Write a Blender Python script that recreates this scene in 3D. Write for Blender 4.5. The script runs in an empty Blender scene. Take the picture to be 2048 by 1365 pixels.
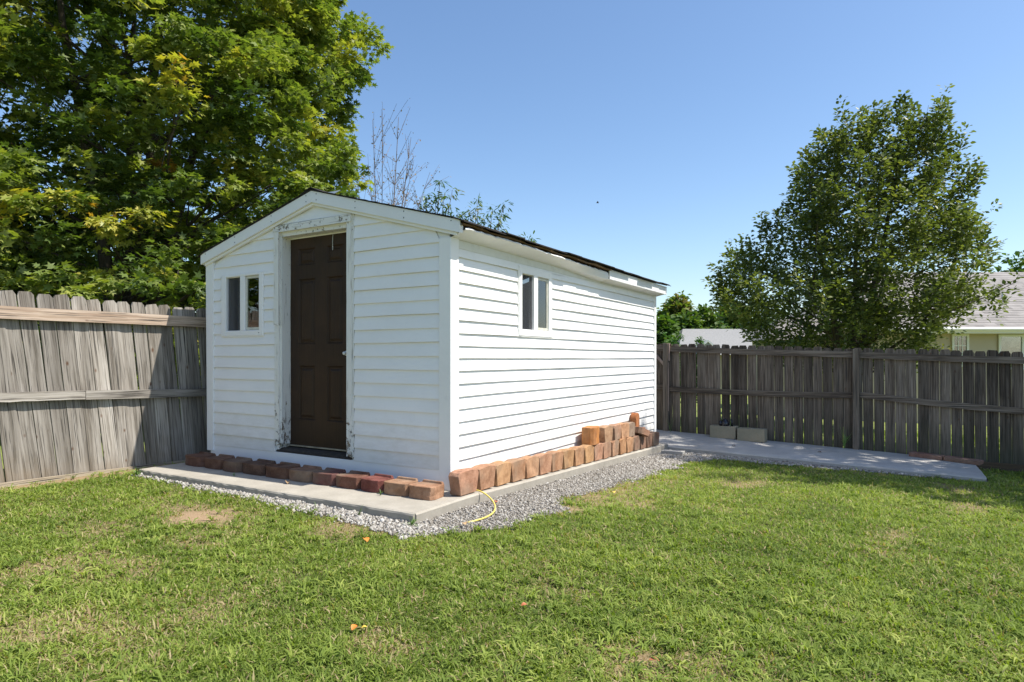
import bpy, bmesh, math, random
import numpy as np
from mathutils import Vector, Matrix, Quaternion
rad = math.radians
random.seed(7); RNG = np.random.default_rng(11)

# ------------------------------------------------------------------ camera, world, sun
# world: x to the right along the shed front, y away along the shed side, z up, origin at the shed's near corner on the slab
YAW = rad(31.0)
CAM = np.array([3.01, -4.06, 1.04])
RV = np.array([math.cos(YAW), math.sin(YAW), 0.0]); FV = np.array([-math.sin(YAW), math.cos(YAW), 0.0])
sc = bpy.context.scene
cam = bpy.data.cameras.new('camera'); camo = bpy.data.objects.new('camera', cam); sc.collection.objects.link(camo)
camo.location = CAM; camo.rotation_euler = (rad(90), 0, YAW)
cam.sensor_width = 36.0; cam.lens = 36.0 * 1279 / 2048
cam.shift_y = (716 - 682.5) / 2048.0
cam.clip_start = 0.05; cam.clip_end = 3000
sc.camera = camo

SUN = Vector((0.63, 0.20, 1.0)).normalized()
world = bpy.data.worlds.new('World'); sc.world = world; world.use_nodes = True
wn = world.node_tree.nodes; wl = world.node_tree.links
bg = wn['Background']; sky = wn.new('ShaderNodeTexSky'); sky.sky_type = 'NISHITA'; sky.sun_disc = False
sky.sun_elevation = math.asin(SUN.z); sky.sun_rotation = math.atan2(SUN.x, SUN.y)
sky.altitude = 100; sky.air_density = 1.0; sky.dust_density = 1.0; sky.ozone_density = 1.7
hsv = wn.new('ShaderNodeHueSaturation'); hsv.inputs['Saturation'].default_value = 1.10
wl.new(sky.outputs[0], hsv.inputs['Color']); wl.new(hsv.outputs[0], bg.inputs[0]); bg.inputs[1].default_value = 0.13
sun = bpy.data.lights.new('sun', 'SUN'); suno = bpy.data.objects.new('sun', sun); sc.collection.objects.link(suno)
sun.energy = 4.5; sun.angle = rad(0.53); sun.color = (1.0, 0.95, 0.86)
suno.rotation_euler = SUN.to_track_quat('Z', 'Y').to_euler()
suno.location = (20, 0, 20)
sc.view_settings.view_transform = 'Standard'; sc.view_settings.look = 'None'
sc.view_settings.exposure = 0.66; sc.view_settings.gamma = 1.0; sc.view_settings.use_curve_mapping = False
sc.cycles.max_bounces = 8; sc.cycles.transparent_max_bounces = 12

# ------------------------------------------------------------------ helpers
def tag(o, label=None, cat=None, group=None, kind=None):
    if label: o['label'] = label
    if cat: o['category'] = cat
    if group: o['group'] = group
    if kind: o['kind'] = kind
    return o

def link(name, data, parent=None, loc=(0, 0, 0), rot=(0, 0, 0)):
    o = bpy.data.objects.new(name, data); sc.collection.objects.link(o)
    o.location = loc; o.rotation_euler = rot
    if parent is not None: o.parent = parent
    return o

def empty(name, loc=(0, 0, 0), rz=0.0):
    return link(name, None, None, loc, (0, 0, rz))

def setmat(me, mats):
    for m in (mats if isinstance(mats, (list, tuple)) else [mats]): me.materials.append(m)

def mesh_from(name, verts, faces, mat, smooth=False, attrs=None, midx=None):
    """fast mesh builder; verts (n,3), faces (m,3) or (m,4) arrays or list of lists"""
    me = bpy.data.meshes.new(name)
    if isinstance(faces, np.ndarray):
        n, k = faces.shape
        me.vertices.add(len(verts)); me.vertices.foreach_set('co', np.asarray(verts, np.float32).ravel())
        me.loops.add(n * k); me.loops.foreach_set('vertex_index', faces.astype(np.int32).ravel())
        me.polygons.add(n)
        me.polygons.foreach_set('loop_start', (np.arange(n) * k).astype(np.int32))
        me.polygons.foreach_set('loop_total', np.full(n, k, np.int32))
        me.update(calc_edges=True)
    else:
        me.from_pydata([tuple(v) for v in verts], [], faces)
    if attrs:
        for an, arr in attrs.items():
            a = me.attributes.new(an, 'FLOAT', 'POINT'); a.data.foreach_set('value', np.asarray(arr, np.float32))
    if smooth: me.polygons.foreach_set('use_smooth', np.ones(len(me.polygons), bool))
    if midx is not None: me.polygons.foreach_set('material_index', np.asarray(midx, np.int32))
    setmat(me, mat)
    return me

class MB:
    """collects simple solids into one mesh"""
    def __init__(s): s.v = []; s.f = []; s.m = []
    def poly(s, pts, m=0):
        b = len(s.v); s.v += [tuple(p) for p in pts]; s.f.append(list(range(b, b + len(pts)))); s.m.append(m)
    def box(s, x0, x1, y0, y1, z0, z1, m=0):
        b = len(s.v)
        s.v += [(x0, y0, z0), (x1, y0, z0), (x1, y1, z0), (x0, y1, z0), (x0, y0, z1), (x1, y0, z1), (x1, y1, z1), (x0, y1, z1)]
        for q in ((0, 3, 2, 1), (4, 5, 6, 7), (0, 1, 5, 4), (1, 2, 6, 5), (2, 3, 7, 6), (3, 0, 4, 7)):
            s.f.append([b + i for i in q]); s.m.append(m)
    def prism(s, poly, axis, a, c, m=0):
        """extrude 2D polygon (list of (u,v)) along axis from a to c. axis 0: u=y,v=z ; 1: u=x,v=z ; 2: u=x,v=y"""
        def P(u, v, w): return [(w, u, v), (u, w, v), (u, v, w)][axis]
        b = len(s.v); n = len(poly)
        s.v += [P(u, v, a) for u, v in poly] + [P(u, v, c) for u, v in poly]
        s.f.append(list(range(b, b + n))[::-1]); s.m.append(m)
        s.f.append(list(range(b + n, b + 2 * n))); s.m.append(m)
        for i in range(n):
            j = (i + 1) % n
            s.f.append([b + i, b + j, b + n + j, b + n + i]); s.m.append(m)
    def tube(s, pts, radii, k=8, m=0, cap=True):
        pts = [Vector(p) for p in pts]; b = len(s.v); n = len(pts)
        up = Vector((0, 0, 1)) if abs((pts[1] - pts[0]).normalized().z) < 0.9 else Vector((1, 0, 0))
        for i, p in enumerate(pts):
            t = (pts[min(i + 1, n - 1)] - pts[max(i - 1, 0)]).normalized()
            u = t.cross(up).normalized(); w = t.cross(u).normalized()
            for j in range(k):
                a = 2 * math.pi * j / k
                q = p + (u * math.cos(a) + w * math.sin(a)) * radii[i]
                s.v.append(tuple(q))
        for i in range(n - 1):
            for j in range(k):
                jj = (j + 1) % k
                s.f.append([b + i * k + j, b + i * k + jj, b + (i + 1) * k + jj, b + (i + 1) * k + j]); s.m.append(m)
        if cap:
            s.f.append([b + j for j in range(k)][::-1]); s.m.append(m)
            s.f.append([b + (n - 1) * k + j for j in range(k)]); s.m.append(m)
    def mesh(s, name, mats, smooth=False, bevel=0.0, seg=1, weld=False):
        if weld:
            key = {}; nv = []; mp = []
            for p in s.v:
                k_ = tuple(round(c_ * 5000) for c_ in p)
                if k_ not in key: key[k_] = len(nv); nv.append(p)
                mp.append(key[k_])
            ff = []; mm = []
            for f_, m_ in zip(s.f, s.m):
                g_ = [mp[i_] for i_ in f_]; g_ = [q_ for i_, q_ in enumerate(g_) if q_ != g_[i_ - 1]]
                if len(set(g_)) == len(g_) >= 3: ff.append(g_); mm.append(m_)
            s.v, s.f, s.m = nv, ff, mm
        me = bpy.data.meshes.new(name); me.from_pydata(s.v, [], s.f)
        me.polygons.foreach_set('material_index', s.m)
        setmat(me, mats)
        bm = bmesh.new(); bm.from_mesh(me)
        if bevel > 0:
            bmesh.ops.bevel(bm, geom=bm.edges[:], offset=bevel, segments=seg, affect='EDGES', profile=0.6)
        bmesh.ops.recalc_face_normals(bm, faces=bm.faces)
        bm.to_mesh(me); bm.free()
        if smooth: me.polygons.foreach_set('use_smooth', [True] * len(me.polygons))
        return me
    def build(s, name, mats, parent=None, **k):
        loc = k.pop('loc', (0, 0, 0)); rot = k.pop('rot', (0, 0, 0))
        return link(name, s.mesh(name, mats, **k), parent, loc, rot)

# value noise for placing things
_G = RNG.random((256, 256))
def vnoise(x, y, sc_=1.0, off=0.0):
    x = np.asarray(x) * sc_ + off + 500; y = np.asarray(y) * sc_ + off * 1.7 + 500
    xi = np.floor(x).astype(int); yi = np.floor(y).astype(int); fx = x - xi; fy = y - yi
    fx = fx * fx * (3 - 2 * fx); fy = fy * fy * (3 - 2 * fy)
    g = lambda a, b: _G[a % 256, b % 256]
    return (g(xi, yi) * (1 - fx) + g(xi + 1, yi) * fx) * (1 - fy) + (g(xi, yi + 1) * (1 - fx) + g(xi + 1, yi + 1) * fx) * fy
def fbm(x, y, s_=1.0, off=0.0):
    return (vnoise(x, y, s_, off) * .5 + vnoise(x, y, s_ * 2.1, off + 9) * .3 + vnoise(x, y, s_ * 4.3, off + 21) * .2)

# ground: falls gently to the right and to the back
def gz(x, y):
    x = np.asarray(x, float); y = np.asarray(y, float)
    sp = lambda t: np.log1p(np.exp(np.clip(t, -30, 22) * 4)) / 4
    z = -.06 - .02 * sp(x + .5) - .045 * sp(y)
    z = z + .014 * (fbm(x, y, 1.3, 3) - .5)
    return z
def slab_top(y): return 0.0 if y < 0 else -0.038 * y

# ------------------------------------------------------------------ materials
def newmat(name):
    m = bpy.data.materials.new(name); m.use_nodes = True
    nt = m.node_tree; b = nt.nodes['Principled BSDF']
    return m, nt.nodes, nt.links, b
def nd(n, t, **k):
    o = n.new(t)
    for a, v in k.items(): setattr(o, a, v)
    return o
def ramp(n, stops):
    r = n.new('ShaderNodeValToRGB'); e = r.color_ramp.elements
    while len(e) > 1: e.remove(e[-1])
    e[0].position = stops[0][0]; e[0].color = (*stops[0][1], 1)
    for p, c in stops[1:]:
        x = e.new(p); x.color = (*c, 1)
    return r
def objcoord(n, l, scale=(1, 1, 1), rnd=True):
    tc = n.new('ShaderNodeTexCoord'); mp = n.new('ShaderNodeMapping'); mp.inputs['Scale'].default_value = scale
    if rnd:
        oi = n.new('ShaderNodeObjectInfo'); mu = nd(n, 'ShaderNodeVectorMath', operation='SCALE')
        cb = n.new('ShaderNodeCombineXYZ'); cb.inputs[0].default_value = 1; 
        m1 = nd(n, 'ShaderNodeMath', operation='MULTIPLY'); m1.inputs[1].default_value = 57.0
        l.new(oi.outputs['Random'], m1.inputs[0])
        l.new(m1.outputs[0], cb.inputs[0]); l.new(m1.outputs[0], cb.inputs[1]); l.new(m1.outputs[0], cb.inputs[2])
        ad = nd(n, 'ShaderNodeVectorMath', operation='ADD')
        l.new(tc.outputs['Object'], ad.inputs[0]); l.new(cb.outputs[0], ad.inputs[1]); l.new(ad.outputs[0], mp.inputs[0])
    else:
        l.new(tc.outputs['Object'], mp.inputs[0])
    return mp.outputs[0]
def noise(n, l, vec, scale, detail=4, rough=.6):
    t = n.new('ShaderNodeTexNoise'); t.inputs['Scale'].default_value = scale; t.inputs['Detail'].default_value = detail
    t.inputs['Roughness'].default_value = rough
    if vec is not None: l.new(vec, t.inputs['Vector'])
    return t.outputs['Fac']
def mix(n, l, fac, a, b, mode='MIX'):
    t = n.new('ShaderNodeMix'); t.data_type = 'RGBA'; t.blend_type = mode
    for s, v in ((t.inputs[0], fac), (t.inputs[6], a), (t.inputs[7], b)):
        if hasattr(v, 'is_output') or isinstance(v, bpy.types.NodeSocket): l.new(v, s)
        elif isinstance(v, (int, float)): s.default_value = v
        else: s.default_value = (*v, 1)
    return t.outputs[2]
def bump(n, l, h, strength, dist, b):
    t = n.new('ShaderNodeBump'); t.inputs['Strength'].default_value = strength; t.inputs['Distance'].default_value = dist
    l.new(h, t.inputs['Height']); l.new(t.outputs[0], b.inputs['Normal'])
def maprange(n, l, v, a, b_, c=0., d=1.):
    t = n.new('ShaderNodeMapRange'); t.inputs[1].default_value = a; t.inputs[2].default_value = b_
    t.inputs[3].default_value = c; t.inputs[4].default_value = d; l.new(v, t.inputs[0]); return t.outputs[0]

def mat_wood(name, grain, stops, rough=.85, tone=0.35, moss=None):
    """weathered wood; grain = axis index along the board"""
    m, n, l, b = newmat(name)
    s = [52, 52, 52]; s[grain] = 1.5
    sw = [5, 5, 5]; sw[grain] = 2.2
    wv = n.new('ShaderNodeTexNoise'); wv.inputs['Scale'].default_value = 1.0; wv.inputs['Detail'].default_value = 2; l.new(objcoord(n, l, sw), wv.inputs['Vector'])
    wsc = nd(n, 'ShaderNodeVectorMath', operation='SCALE'); wsc.inputs['Scale'].default_value = 1.3; l.new(wv.outputs['Color'], wsc.inputs[0])
    wad = nd(n, 'ShaderNodeVectorMath', operation='ADD'); l.new(objcoord(n, l, s), wad.inputs[0]); l.new(wsc.outputs[0], wad.inputs[1])
    v = wad.outputs[0]
    g = noise(n, l, v, 1.0, 6, .65)
    s2 = [7, 7, 7]; s2[grain] = .8
    v2 = objcoord(n, l, s2); g2 = noise(n, l, v2, 1.0, 3, .5)
    r = ramp(n, stops); 
    mixv = nd(n, 'ShaderNodeMath', operation='MULTIPLY_ADD'); mixv.inputs[1].default_value = .62
    sc2 = nd(n, 'ShaderNodeMath', operation='MULTIPLY'); sc2.inputs[1].default_value = .38
    l.new(g2, sc2.inputs[0]); l.new(g, mixv.inputs[0]); l.new(sc2.outputs[0], mixv.inputs[2])
    l.new(mixv.outputs[0], r.inputs[0])
    col = r.outputs[0]
    # dark splits
    s3 = [120, 120, 120]; s3[grain] = 2.2
    g3 = noise(n, l, objcoord(n, l, s3), 1.0, 3, .5)
    col = mix(n, l, maprange(n, l, g3, .56, .66), col, (.05, .045, .04))
    # knots
    s4 = [7.5, 7.5, 7.5]; s4[grain] = 4.2
    vo = n.new('ShaderNodeTexVoronoi'); vo.inputs['Scale'].default_value = 1.0; vo.inputs['Randomness'].default_value = 1.0
    l.new(objcoord(n, l, s4), vo.inputs['Vector'])
    kn = nd(n, 'ShaderNodeMath', operation='MULTIPLY_ADD'); kn.inputs[1].default_value = .16; l.new(g2, kn.inputs[0]); l.new(vo.outputs['Distance'], kn.inputs[2])
    col = mix(n, l, maprange(n, l, kn.outputs[0], .185, .10), col, (.12, .07, .045))
    # board to board tone
    oi = n.new('ShaderNodeObjectInfo')
    br = maprange(n, l, oi.outputs['Random'], 0, 1, 1 - tone, 1 + tone * .75)
    cb = n.new('ShaderNodeCombineColor')
    for i in range(3): l.new(br, cb.inputs[i])
    col = mix(n, l, 1.0, col, cb.outputs[0], 'MULTIPLY')
    if moss:
        # damp staining that rises from the ground, and mildew blotches
        geo = n.new('ShaderNodeNewGeometry'); sx = n.new('ShaderNodeSeparateXYZ'); l.new(geo.outputs['Position'], sx.inputs[0])
        nz = noise(n, l, geo.outputs['Position'], 3.0, 4, .6)
        h = nd(n, 'ShaderNodeMath', operation='MULTIPLY_ADD'); h.inputs[1].default_value = -.9; l.new(nz, h.inputs[0]); l.new(sx.outputs[2], h.inputs[2])
        col = mix(n, l, maprange(n, l, h.outputs[0], moss[1], moss[2], .75, 0), col, moss[0])
    l.new(col, b.inputs['Base Color']); b.inputs['Roughness'].default_value = rough
    b.inputs['Specular IOR Level'].default_value = .2
    bump(n, l, mixv.outputs[0], .5, .006, b)
    return m

GREY = [(.28, (.07, .058, .046)), (.40, (.18, .158, .132)), (.50, (.30, .27, .235)), (.66, (.46, .425, .38))]
SHADE_GREY = [(.30, (.036, .026, .019)), (.43, (.10, .074, .055)), (.52, (.18, .14, .107)), (.66, (.29, .235, .185))]  # darker copy of the greys, with the right fence's shade put into the colour
TAN = [(.25, (.16, .10, .07)), (.42, (.33, .24, .175)), (.55, (.46, .36, .28)), (.72, (.56, .47, .39))]
M_PICK = mat_wood('weathered_picket_wood', 2, GREY, moss=((.22, .165, .105), -.75, -.25))
M_PICKR = mat_wood('shade_toned_mildewed_picket_wood', 2, SHADE_GREY, tone=.4, moss=((.05, .055, .035), -1.0, -.15))
M_RAILY = mat_wood('weathered_rail_wood', 1, TAN, tone=.15)
M_RAILY2 = mat_wood('grey_rail_wood', 1, GREY, tone=.15)
M_RAILX = mat_wood('shade_toned_rail_wood', 0, SHADE_GREY, tone=.2)
M_POST = mat_wood('post_wood', 2, [(.25, (.08, .06, .045)), (.5, (.19, .15, .115)), (.72, (.29, .25, .2))], tone=.1)
M_KICK = mat_wood('kickboard_wood', 1, [(.25, (.22, .17, .11)), (.5, (.36, .30, .22)), (.75, (.46, .4, .31))], tone=.1)
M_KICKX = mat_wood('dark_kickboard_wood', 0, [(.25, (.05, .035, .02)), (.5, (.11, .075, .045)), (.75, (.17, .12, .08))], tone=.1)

def mat_plain(name, col, rough=.5, nscale=6., namt=.12, bumps=0.0, spec=.5, rnd=True, dirt=None, bs=60):
    m, n, l, b = newmat(name)
    v = objcoord(n, l, (1, 1, 1), rnd)
    f = noise(n, l, v, nscale, 5, .6)
    r = ramp(n, [(.3, tuple(c * (1 - namt) for c in col)), (.7, tuple(min(1, c * (1 + namt)) for c in col))])
    l.new(f, r.inputs[0]); c = r.outputs[0]
    if dirt:
        f2 = noise(n, l, v, dirt[1], 6, .7)
        c = mix(n, l, maprange(n, l, f2, dirt[2], dirt[3], 0, dirt[4]), c, dirt[0])
    l.new(c, b.inputs['Base Color'])
    b.inputs['Roughness'].default_value = rough; b.inputs['Specular IOR Level'].default_value = spec
    if bumps: bump(n, l, noise(n, l, v, bs, 4, .6), bumps, .004, b)
    return m

M_VINYL = mat_plain('white_vinyl_siding', (.845, .835, .825), .42, 2.2, .035, .10, dirt=((.50, .49, .45), 1.4, .58, .95, .45), bs=25)
def splash(m):
    n = m.node_tree.nodes; l = m.node_tree.links; b = n['Principled BSDF']; src = b.inputs['Base Color'].links[0].from_socket
    geo = n.new('ShaderNodeNewGeometry'); sx = n.new('ShaderNodeSeparateXYZ'); l.new(geo.outputs['Position'], sx.inputs[0])
    mp = n.new('ShaderNodeMapping'); mp.inputs['Scale'].default_value = (3, 3, 9); l.new(geo.outputs['Position'], mp.inputs[0])
    nz = noise(n, l, mp.outputs[0], 2.2, 6, .7)
    h = nd(n, 'ShaderNodeMath', operation='MULTIPLY_ADD'); h.inputs[1].default_value = -.9; l.new(nz, h.inputs[0]); l.new(sx.outputs[2], h.inputs[2])
    l.new(mix(n, l, maprange(n, l, h.outputs[0], -.45, .05, .42, 0), src, (.46, .42, .35)), b.inputs['Base Color'])
splash(M_VINYL)
M_TRIM = mat_plain('white_vinyl_trim', (.84, .83, .815), .4, 3, .03, .05, dirt=((.5, .48, .44), 5, .62, .9, .35))
M_FASCIA = mat_plain('white_aluminium_fascia', (.80, .80, .80), .38, 3, .03, .06, dirt=((.45, .45, .44), 9, .66, .85, .4))
M_SOFFIT = mat_plain('aged_soffit_vinyl', (.70, .69, .64), .5, 4, .05, .05, dirt=((.42, .4, .34), 6, .5, .8, .5))

def mat_peel():
    m, n, l, b = newmat('peeling_white_paint')
    v = objcoord(n, l, (.45, 1, .45), False)
    f = noise(n, l, v, 42, 8, .75)
    vg = objcoord(n, l, (60, 60, 4), False); g = noise(n, l, vg, 1, 4, .6)
    wood = ramp(n, [(.35, (.05, .035, .025)), (.6, (.25, .19, .13))]); l.new(g, wood.inputs[0])
    tc = n.new('ShaderNodeTexCoord'); sx = n.new('ShaderNodeSeparateXYZ'); l.new(tc.outputs['Object'], sx.inputs[0])
    # decay near the foot and at the header
    low = maprange(n, l, sx.outputs[2], .2, .75, .14, 0); hi = maprange(n, l, sx.outputs[2], 1.9, 2.25, 0, .055)
    a = nd(n, 'ShaderNodeMath', operation='ADD'); l.new(low, a.inputs[0]); l.new(hi, a.inputs[1])
    a2 = nd(n, 'ShaderNodeMath', operation='ADD'); l.new(a.outputs[0], a2.inputs[0]); l.new(f, a2.inputs[1])
    mk0 = maprange(n, l, a2.outputs[0], .63, .665)
    ck = noise(n, l, objcoord(n, l, (95, 95, 3.2), False), 1, 3, .5); ch_ = noise(n, l, objcoord(n, l, (3.2, 95, 95), False), 1, 3, .5)
    top_ = maprange(n, l, sx.outputs[2], 2.205, 2.225)
    ckm = nd(n, 'ShaderNodeMix'); l.new(top_, ckm.inputs[0]); l.new(ck, ckm.inputs[2]); l.new(ch_, ckm.inputs[3])
    ckk = maprange(n, l, ckm.outputs[0], .61, .68, 0, .6)
    mx_ = nd(n, 'ShaderNodeMath', operation='MAXIMUM'); l.new(mk0, mx_.inputs[0]); l.new(ckk, mx_.inputs[1]); mk = mx_.outputs[0]
    c = mix(n, l, mk, (.76, .75, .71), wood.outputs[0])
    l.new(c, b.inputs['Base Color']); b.inputs['Roughness'].default_value = .6
    inv = nd(n, 'ShaderNodeMath', operation='SUBTRACT'); inv.inputs[0].default_value = 1; l.new(mk, inv.inputs[1])
    bump(n, l, inv.outputs[0], .8, .004, b)
    return m
M_PEEL = mat_peel()

def mat_door():
    m, n, l, b = newmat('brown_painted_door')
    v = objcoord(n, l, (1, 1, 1), False)
    f = noise(n, l, objcoord(n, l, (70, 70, 3), False), 1, 5, .6)
    f2 = noise(n, l, v, 3.5, 4, .6)
    r = ramp(n, [(.3, (.026, .0155, .0095)), (.7, (.045, .0255, .014))]); l.new(f, r.inputs[0])
    c = mix(n, l, maprange(n, l, f2, .45, .75, 0, .6), r.outputs[0], (.065, .034, .016))
    l.new(c, b.inputs['Base Color']); b.inputs['Roughness'].default_value = .5; b.inputs['Specular IOR Level'].default_value = .22
    bump(n, l, f, .25, .002, b)
    return m
M_DOOR = mat_door()

def mat_glass(name='window_glass', tint=(.9, .95, .95)):
    m, n, l, b = newmat(name)
    out = n['Material Output']
    t = n.new('ShaderNodeBsdfTransparent'); t.inputs[0].default_value = (*tint, 1)
    g = n.new('ShaderNodeBsdfGlossy'); g.inputs['Roughness'].default_value = .02
    fr = n.new('ShaderNodeFresnel'); fr.inputs[0].default_value = 1.55
    ad = nd(n, 'ShaderNodeMath', operation='MULTIPLY_ADD'); ad.inputs[1].default_value = 1.6; ad.inputs[2].default_value = .03
    ms = n.new('ShaderNodeMixShader'); l.new(fr.outputs[0], ad.inputs[0]); l.new(ad.outputs[0], ms.inputs[0])
    l.new(t.outputs[0], ms.inputs[1]); l.new(g.outputs[0], ms.inputs[2]); l.new(ms.outputs[0], out.inputs[0])
    n.remove(b)
    return m
M_GLASS = mat_glass()
M_SCREEN = mat_plain('grey_insect_screen', (.28, .28, .29), .7, 200, .3)
M_DARK = mat_plain('painted_dark_shade', (.03, .028, .026), .9, 4, .2)  # near-black colour stands in for the shade of unlit rooms and gaps
M_CURT = mat_plain('pale_curtain', (.42, .42, .40), .8, 5, .2)
M_NAIL = mat_plain('dark_nail', (.03, .03, .03), .6)
M_SHEATH = mat_wood('old_roof_sheathing', 1, [(.25, (.06, .035, .018)), (.5, (.17, .10, .05)), (.75, (.26, .17, .09))], tone=.1)
M_SHEATHD = mat_plain('tarred_roof_edge', (.045, .035, .028), .9, 20, .4)
M_SHING = mat_plain('black_asphalt_shingle', (.03, .027, .025), .95, 90, .5, .6, spec=.2)

def mat_concrete(name, c1, c2, stain, sideDark=.55):
    m, n, l, b = newmat(name)
    tc = n.new('ShaderNodeTexCoord')
    v = tc.outputs['Object']
    f = noise(n, l, v, 2.5, 6, .65); f2 = noise(n, l, v, 60, 4, .7); f3 = noise(n, l, v, 1.1, 5, .7)
    r = ramp(n, [(.3, c1), (.7, c2)]); l.new(f, r.inputs[0])
    c = mix(n, l, maprange(n, l, f2, .35, .7, 0, .28), r.outputs[0], tuple(x * .55 for x in c1))
    c = mix(n, l, maprange(n, l, f3, .5, .75, 0, .5), c, stain)
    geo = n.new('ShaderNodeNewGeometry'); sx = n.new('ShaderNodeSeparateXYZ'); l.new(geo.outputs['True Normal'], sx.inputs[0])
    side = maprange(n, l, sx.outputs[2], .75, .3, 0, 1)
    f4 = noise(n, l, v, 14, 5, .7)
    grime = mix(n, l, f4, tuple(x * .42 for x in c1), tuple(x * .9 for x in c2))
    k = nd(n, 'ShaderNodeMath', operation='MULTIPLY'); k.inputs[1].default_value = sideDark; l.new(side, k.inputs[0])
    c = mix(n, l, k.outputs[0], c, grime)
    l.new(c, b.inputs['Base Color']); b.inputs['Roughness'].default_value = .9; b.inputs['Specular IOR Level'].default_value = .25
    bump(n, l, f2, .5, .003, b)
    return m
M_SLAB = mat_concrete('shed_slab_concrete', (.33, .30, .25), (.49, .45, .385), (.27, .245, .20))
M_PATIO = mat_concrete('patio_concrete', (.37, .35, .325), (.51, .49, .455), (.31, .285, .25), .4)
M_CBLK = mat_concrete('tan_concrete_block', (.27, .235, .16), (.40, .36, .27), (.36, .20, .09), .2)

def mat_block():
    m, n, l, b = newmat('cast_paver_block')
    oi = n.new('ShaderNodeObjectInfo'); v = objcoord(n, l)
    f = noise(n, l, v, 9, 6, .7); f2 = noise(n, l, v, 130, 3, .6); f3 = noise(n, l, v, 3.5, 3, .5)
    dk = mix(n, l, 1.0, oi.outputs['Color'], (.52, .46, .42), 'MULTIPLY')
    c = mix(n, l, maprange(n, l, f, .38, .68), dk, oi.outputs['Color'])
    c = mix(n, l, maprange(n, l, f2, .5, .75, 0, .4), c, tuple(x * .5 for x in (.5, .35, .25)))
    c = mix(n, l, maprange(n, l, f3, .47, .70, 0, .6), c, (.24, .19, .14))
    l.new(c, b.inputs['Base Color']); b.inputs['Roughness'].default_value = .92; b.inputs['Specular IOR Level'].default_value = .2
    mm = nd(n, 'ShaderNodeMath', operation='ADD'); l.new(f, mm.inputs[0]); l.new(f2, mm.inputs[1])
    bump(n, l, mm.outputs[0], .7, .005, b)
    return m
M_BLOCK = mat_block()

def mat_leaf(name, stops, trans=.35, rough=.45, spec=.35, ttint=(.62, .70, .20)):
    m, n, l, b = newmat(name)
    out = n['Material Output']
    a = n.new('ShaderNodeAttribute'); a.attribute_name = 'tone'
    r = ramp(n, stops); l.new(a.outputs['Fac'], r.inputs[0])
    l.new(r.outputs[0], b.inputs['Base Color']); b.inputs['Roughness'].default_value = rough
    b.inputs['Specular IOR Level'].default_value = spec
    t = n.new('ShaderNodeBsdfTranslucent')
    tcol = mix(n, l, 1.0, r.outputs[0], tuple(x * 2.4 for x in ttint), 'MULTIPLY')
    l.new(tcol, t.inputs[0])
    ms = n.new('ShaderNodeMixShader'); ms.inputs[0].default_value = trans
    l.new(b.outputs[0], ms.inputs[1]); l.new(t.outputs[0], ms.inputs[2]); l.new(ms.outputs[0], out.inputs[0])
    return m
M_MAPLE = mat_leaf('maple_leaf', [(0, (.04, .07, .02)), (.3, (.10, .15, .036)), (.52, (.205, .25, .065)), (.76, (.35, .355, .08)), (.95, (.50, .41, .07)), (1, (.48, .26, .06))], .34)
M_OAKL = mat_leaf('olive_tree_leaf', [(0, (.05, .07, .03)), (.4, (.11, .14, .048)), (.75, (.20, .225, .075)), (1, (.30, .28, .09))], .30)
M_PEACH = mat_leaf('narrow_glossy_leaf', [(0, (.04, .09, .03)), (.6, (.10, .17, .05)), (1, (.25, .2, .05))], .25, .35)
M_FARL = mat_leaf('distant_tree_leaf', [(0, (.035, .075, .02)), (.5, (.075, .14, .03)), (.9, (.16, .2, .05)), (1, (.25, .19, .07))], .3, .6)
M_GRASS = mat_leaf('grass_blade', [(0, (.065, .10, .022)), (.3, (.155, .215, .04)), (.55, (.25, .31, .065)), (.68, (.35, .385, .10)), (.74, (.36, .32, .15)), (.87, (.42, .345, .20)), (1, (.28, .17, .09))], .33, .6, spec=.15)
M_BARK = mat_wood('grey_tree_bark', 2, [(.3, (.045, .036, .028)), (.6, (.12, .10, .08)), (.8, (.2, .17, .14))], tone=.1)
M_TWIG = mat_plain('bare_twig_bark', (.16, .12, .10), .85, 20, .3)

def mat_ground():
    m, n, l, b = newmat('lawn_soil')
    tc = n.new('ShaderNodeTexCoord'); v = tc.outputs['Object']
    f = noise(n, l, v, 22, 6, .7); f2 = noise(n, l, v, 1.2, 4, .6); f3 = noise(n, l, v, 160, 3, .7)
    r = ramp(n, [(.32, (.05, .055, .02)), (.55, (.13, .13, .05)), (.72, (.28, .23, .13))]); l.new(f, r.inputs[0])
    a = n.new('ShaderNodeAttribute'); a.attribute_name = 'bare'
    soil = ramp(n, [(.3, (.20, .13, .075)), (.7, (.46, .33, .21))]); l.new(f3, soil.inputs[0])
    c = mix(n, l, a.outputs['Fac'], r.outputs[0], soil.outputs[0])
    far = n.new('ShaderNodeAttribute'); far.attribute_name = 'far'
    fg = ramp(n, [(.3, (.15, .19, .05)), (.7, (.27, .30, .09))]); l.new(f2, fg.inputs[0])
    c = mix(n, l, far.outputs['Fac'], c, fg.outputs[0])
    l.new(c, b.inputs['Base Color']); b.inputs['Roughness'].default_value = .95; b.inputs['Specular IOR Level'].default_value = .1
    bump(n, l, f, .6, .02, b)
    return m
M_GROUND = mat_ground()
M_STONE = None
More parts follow.
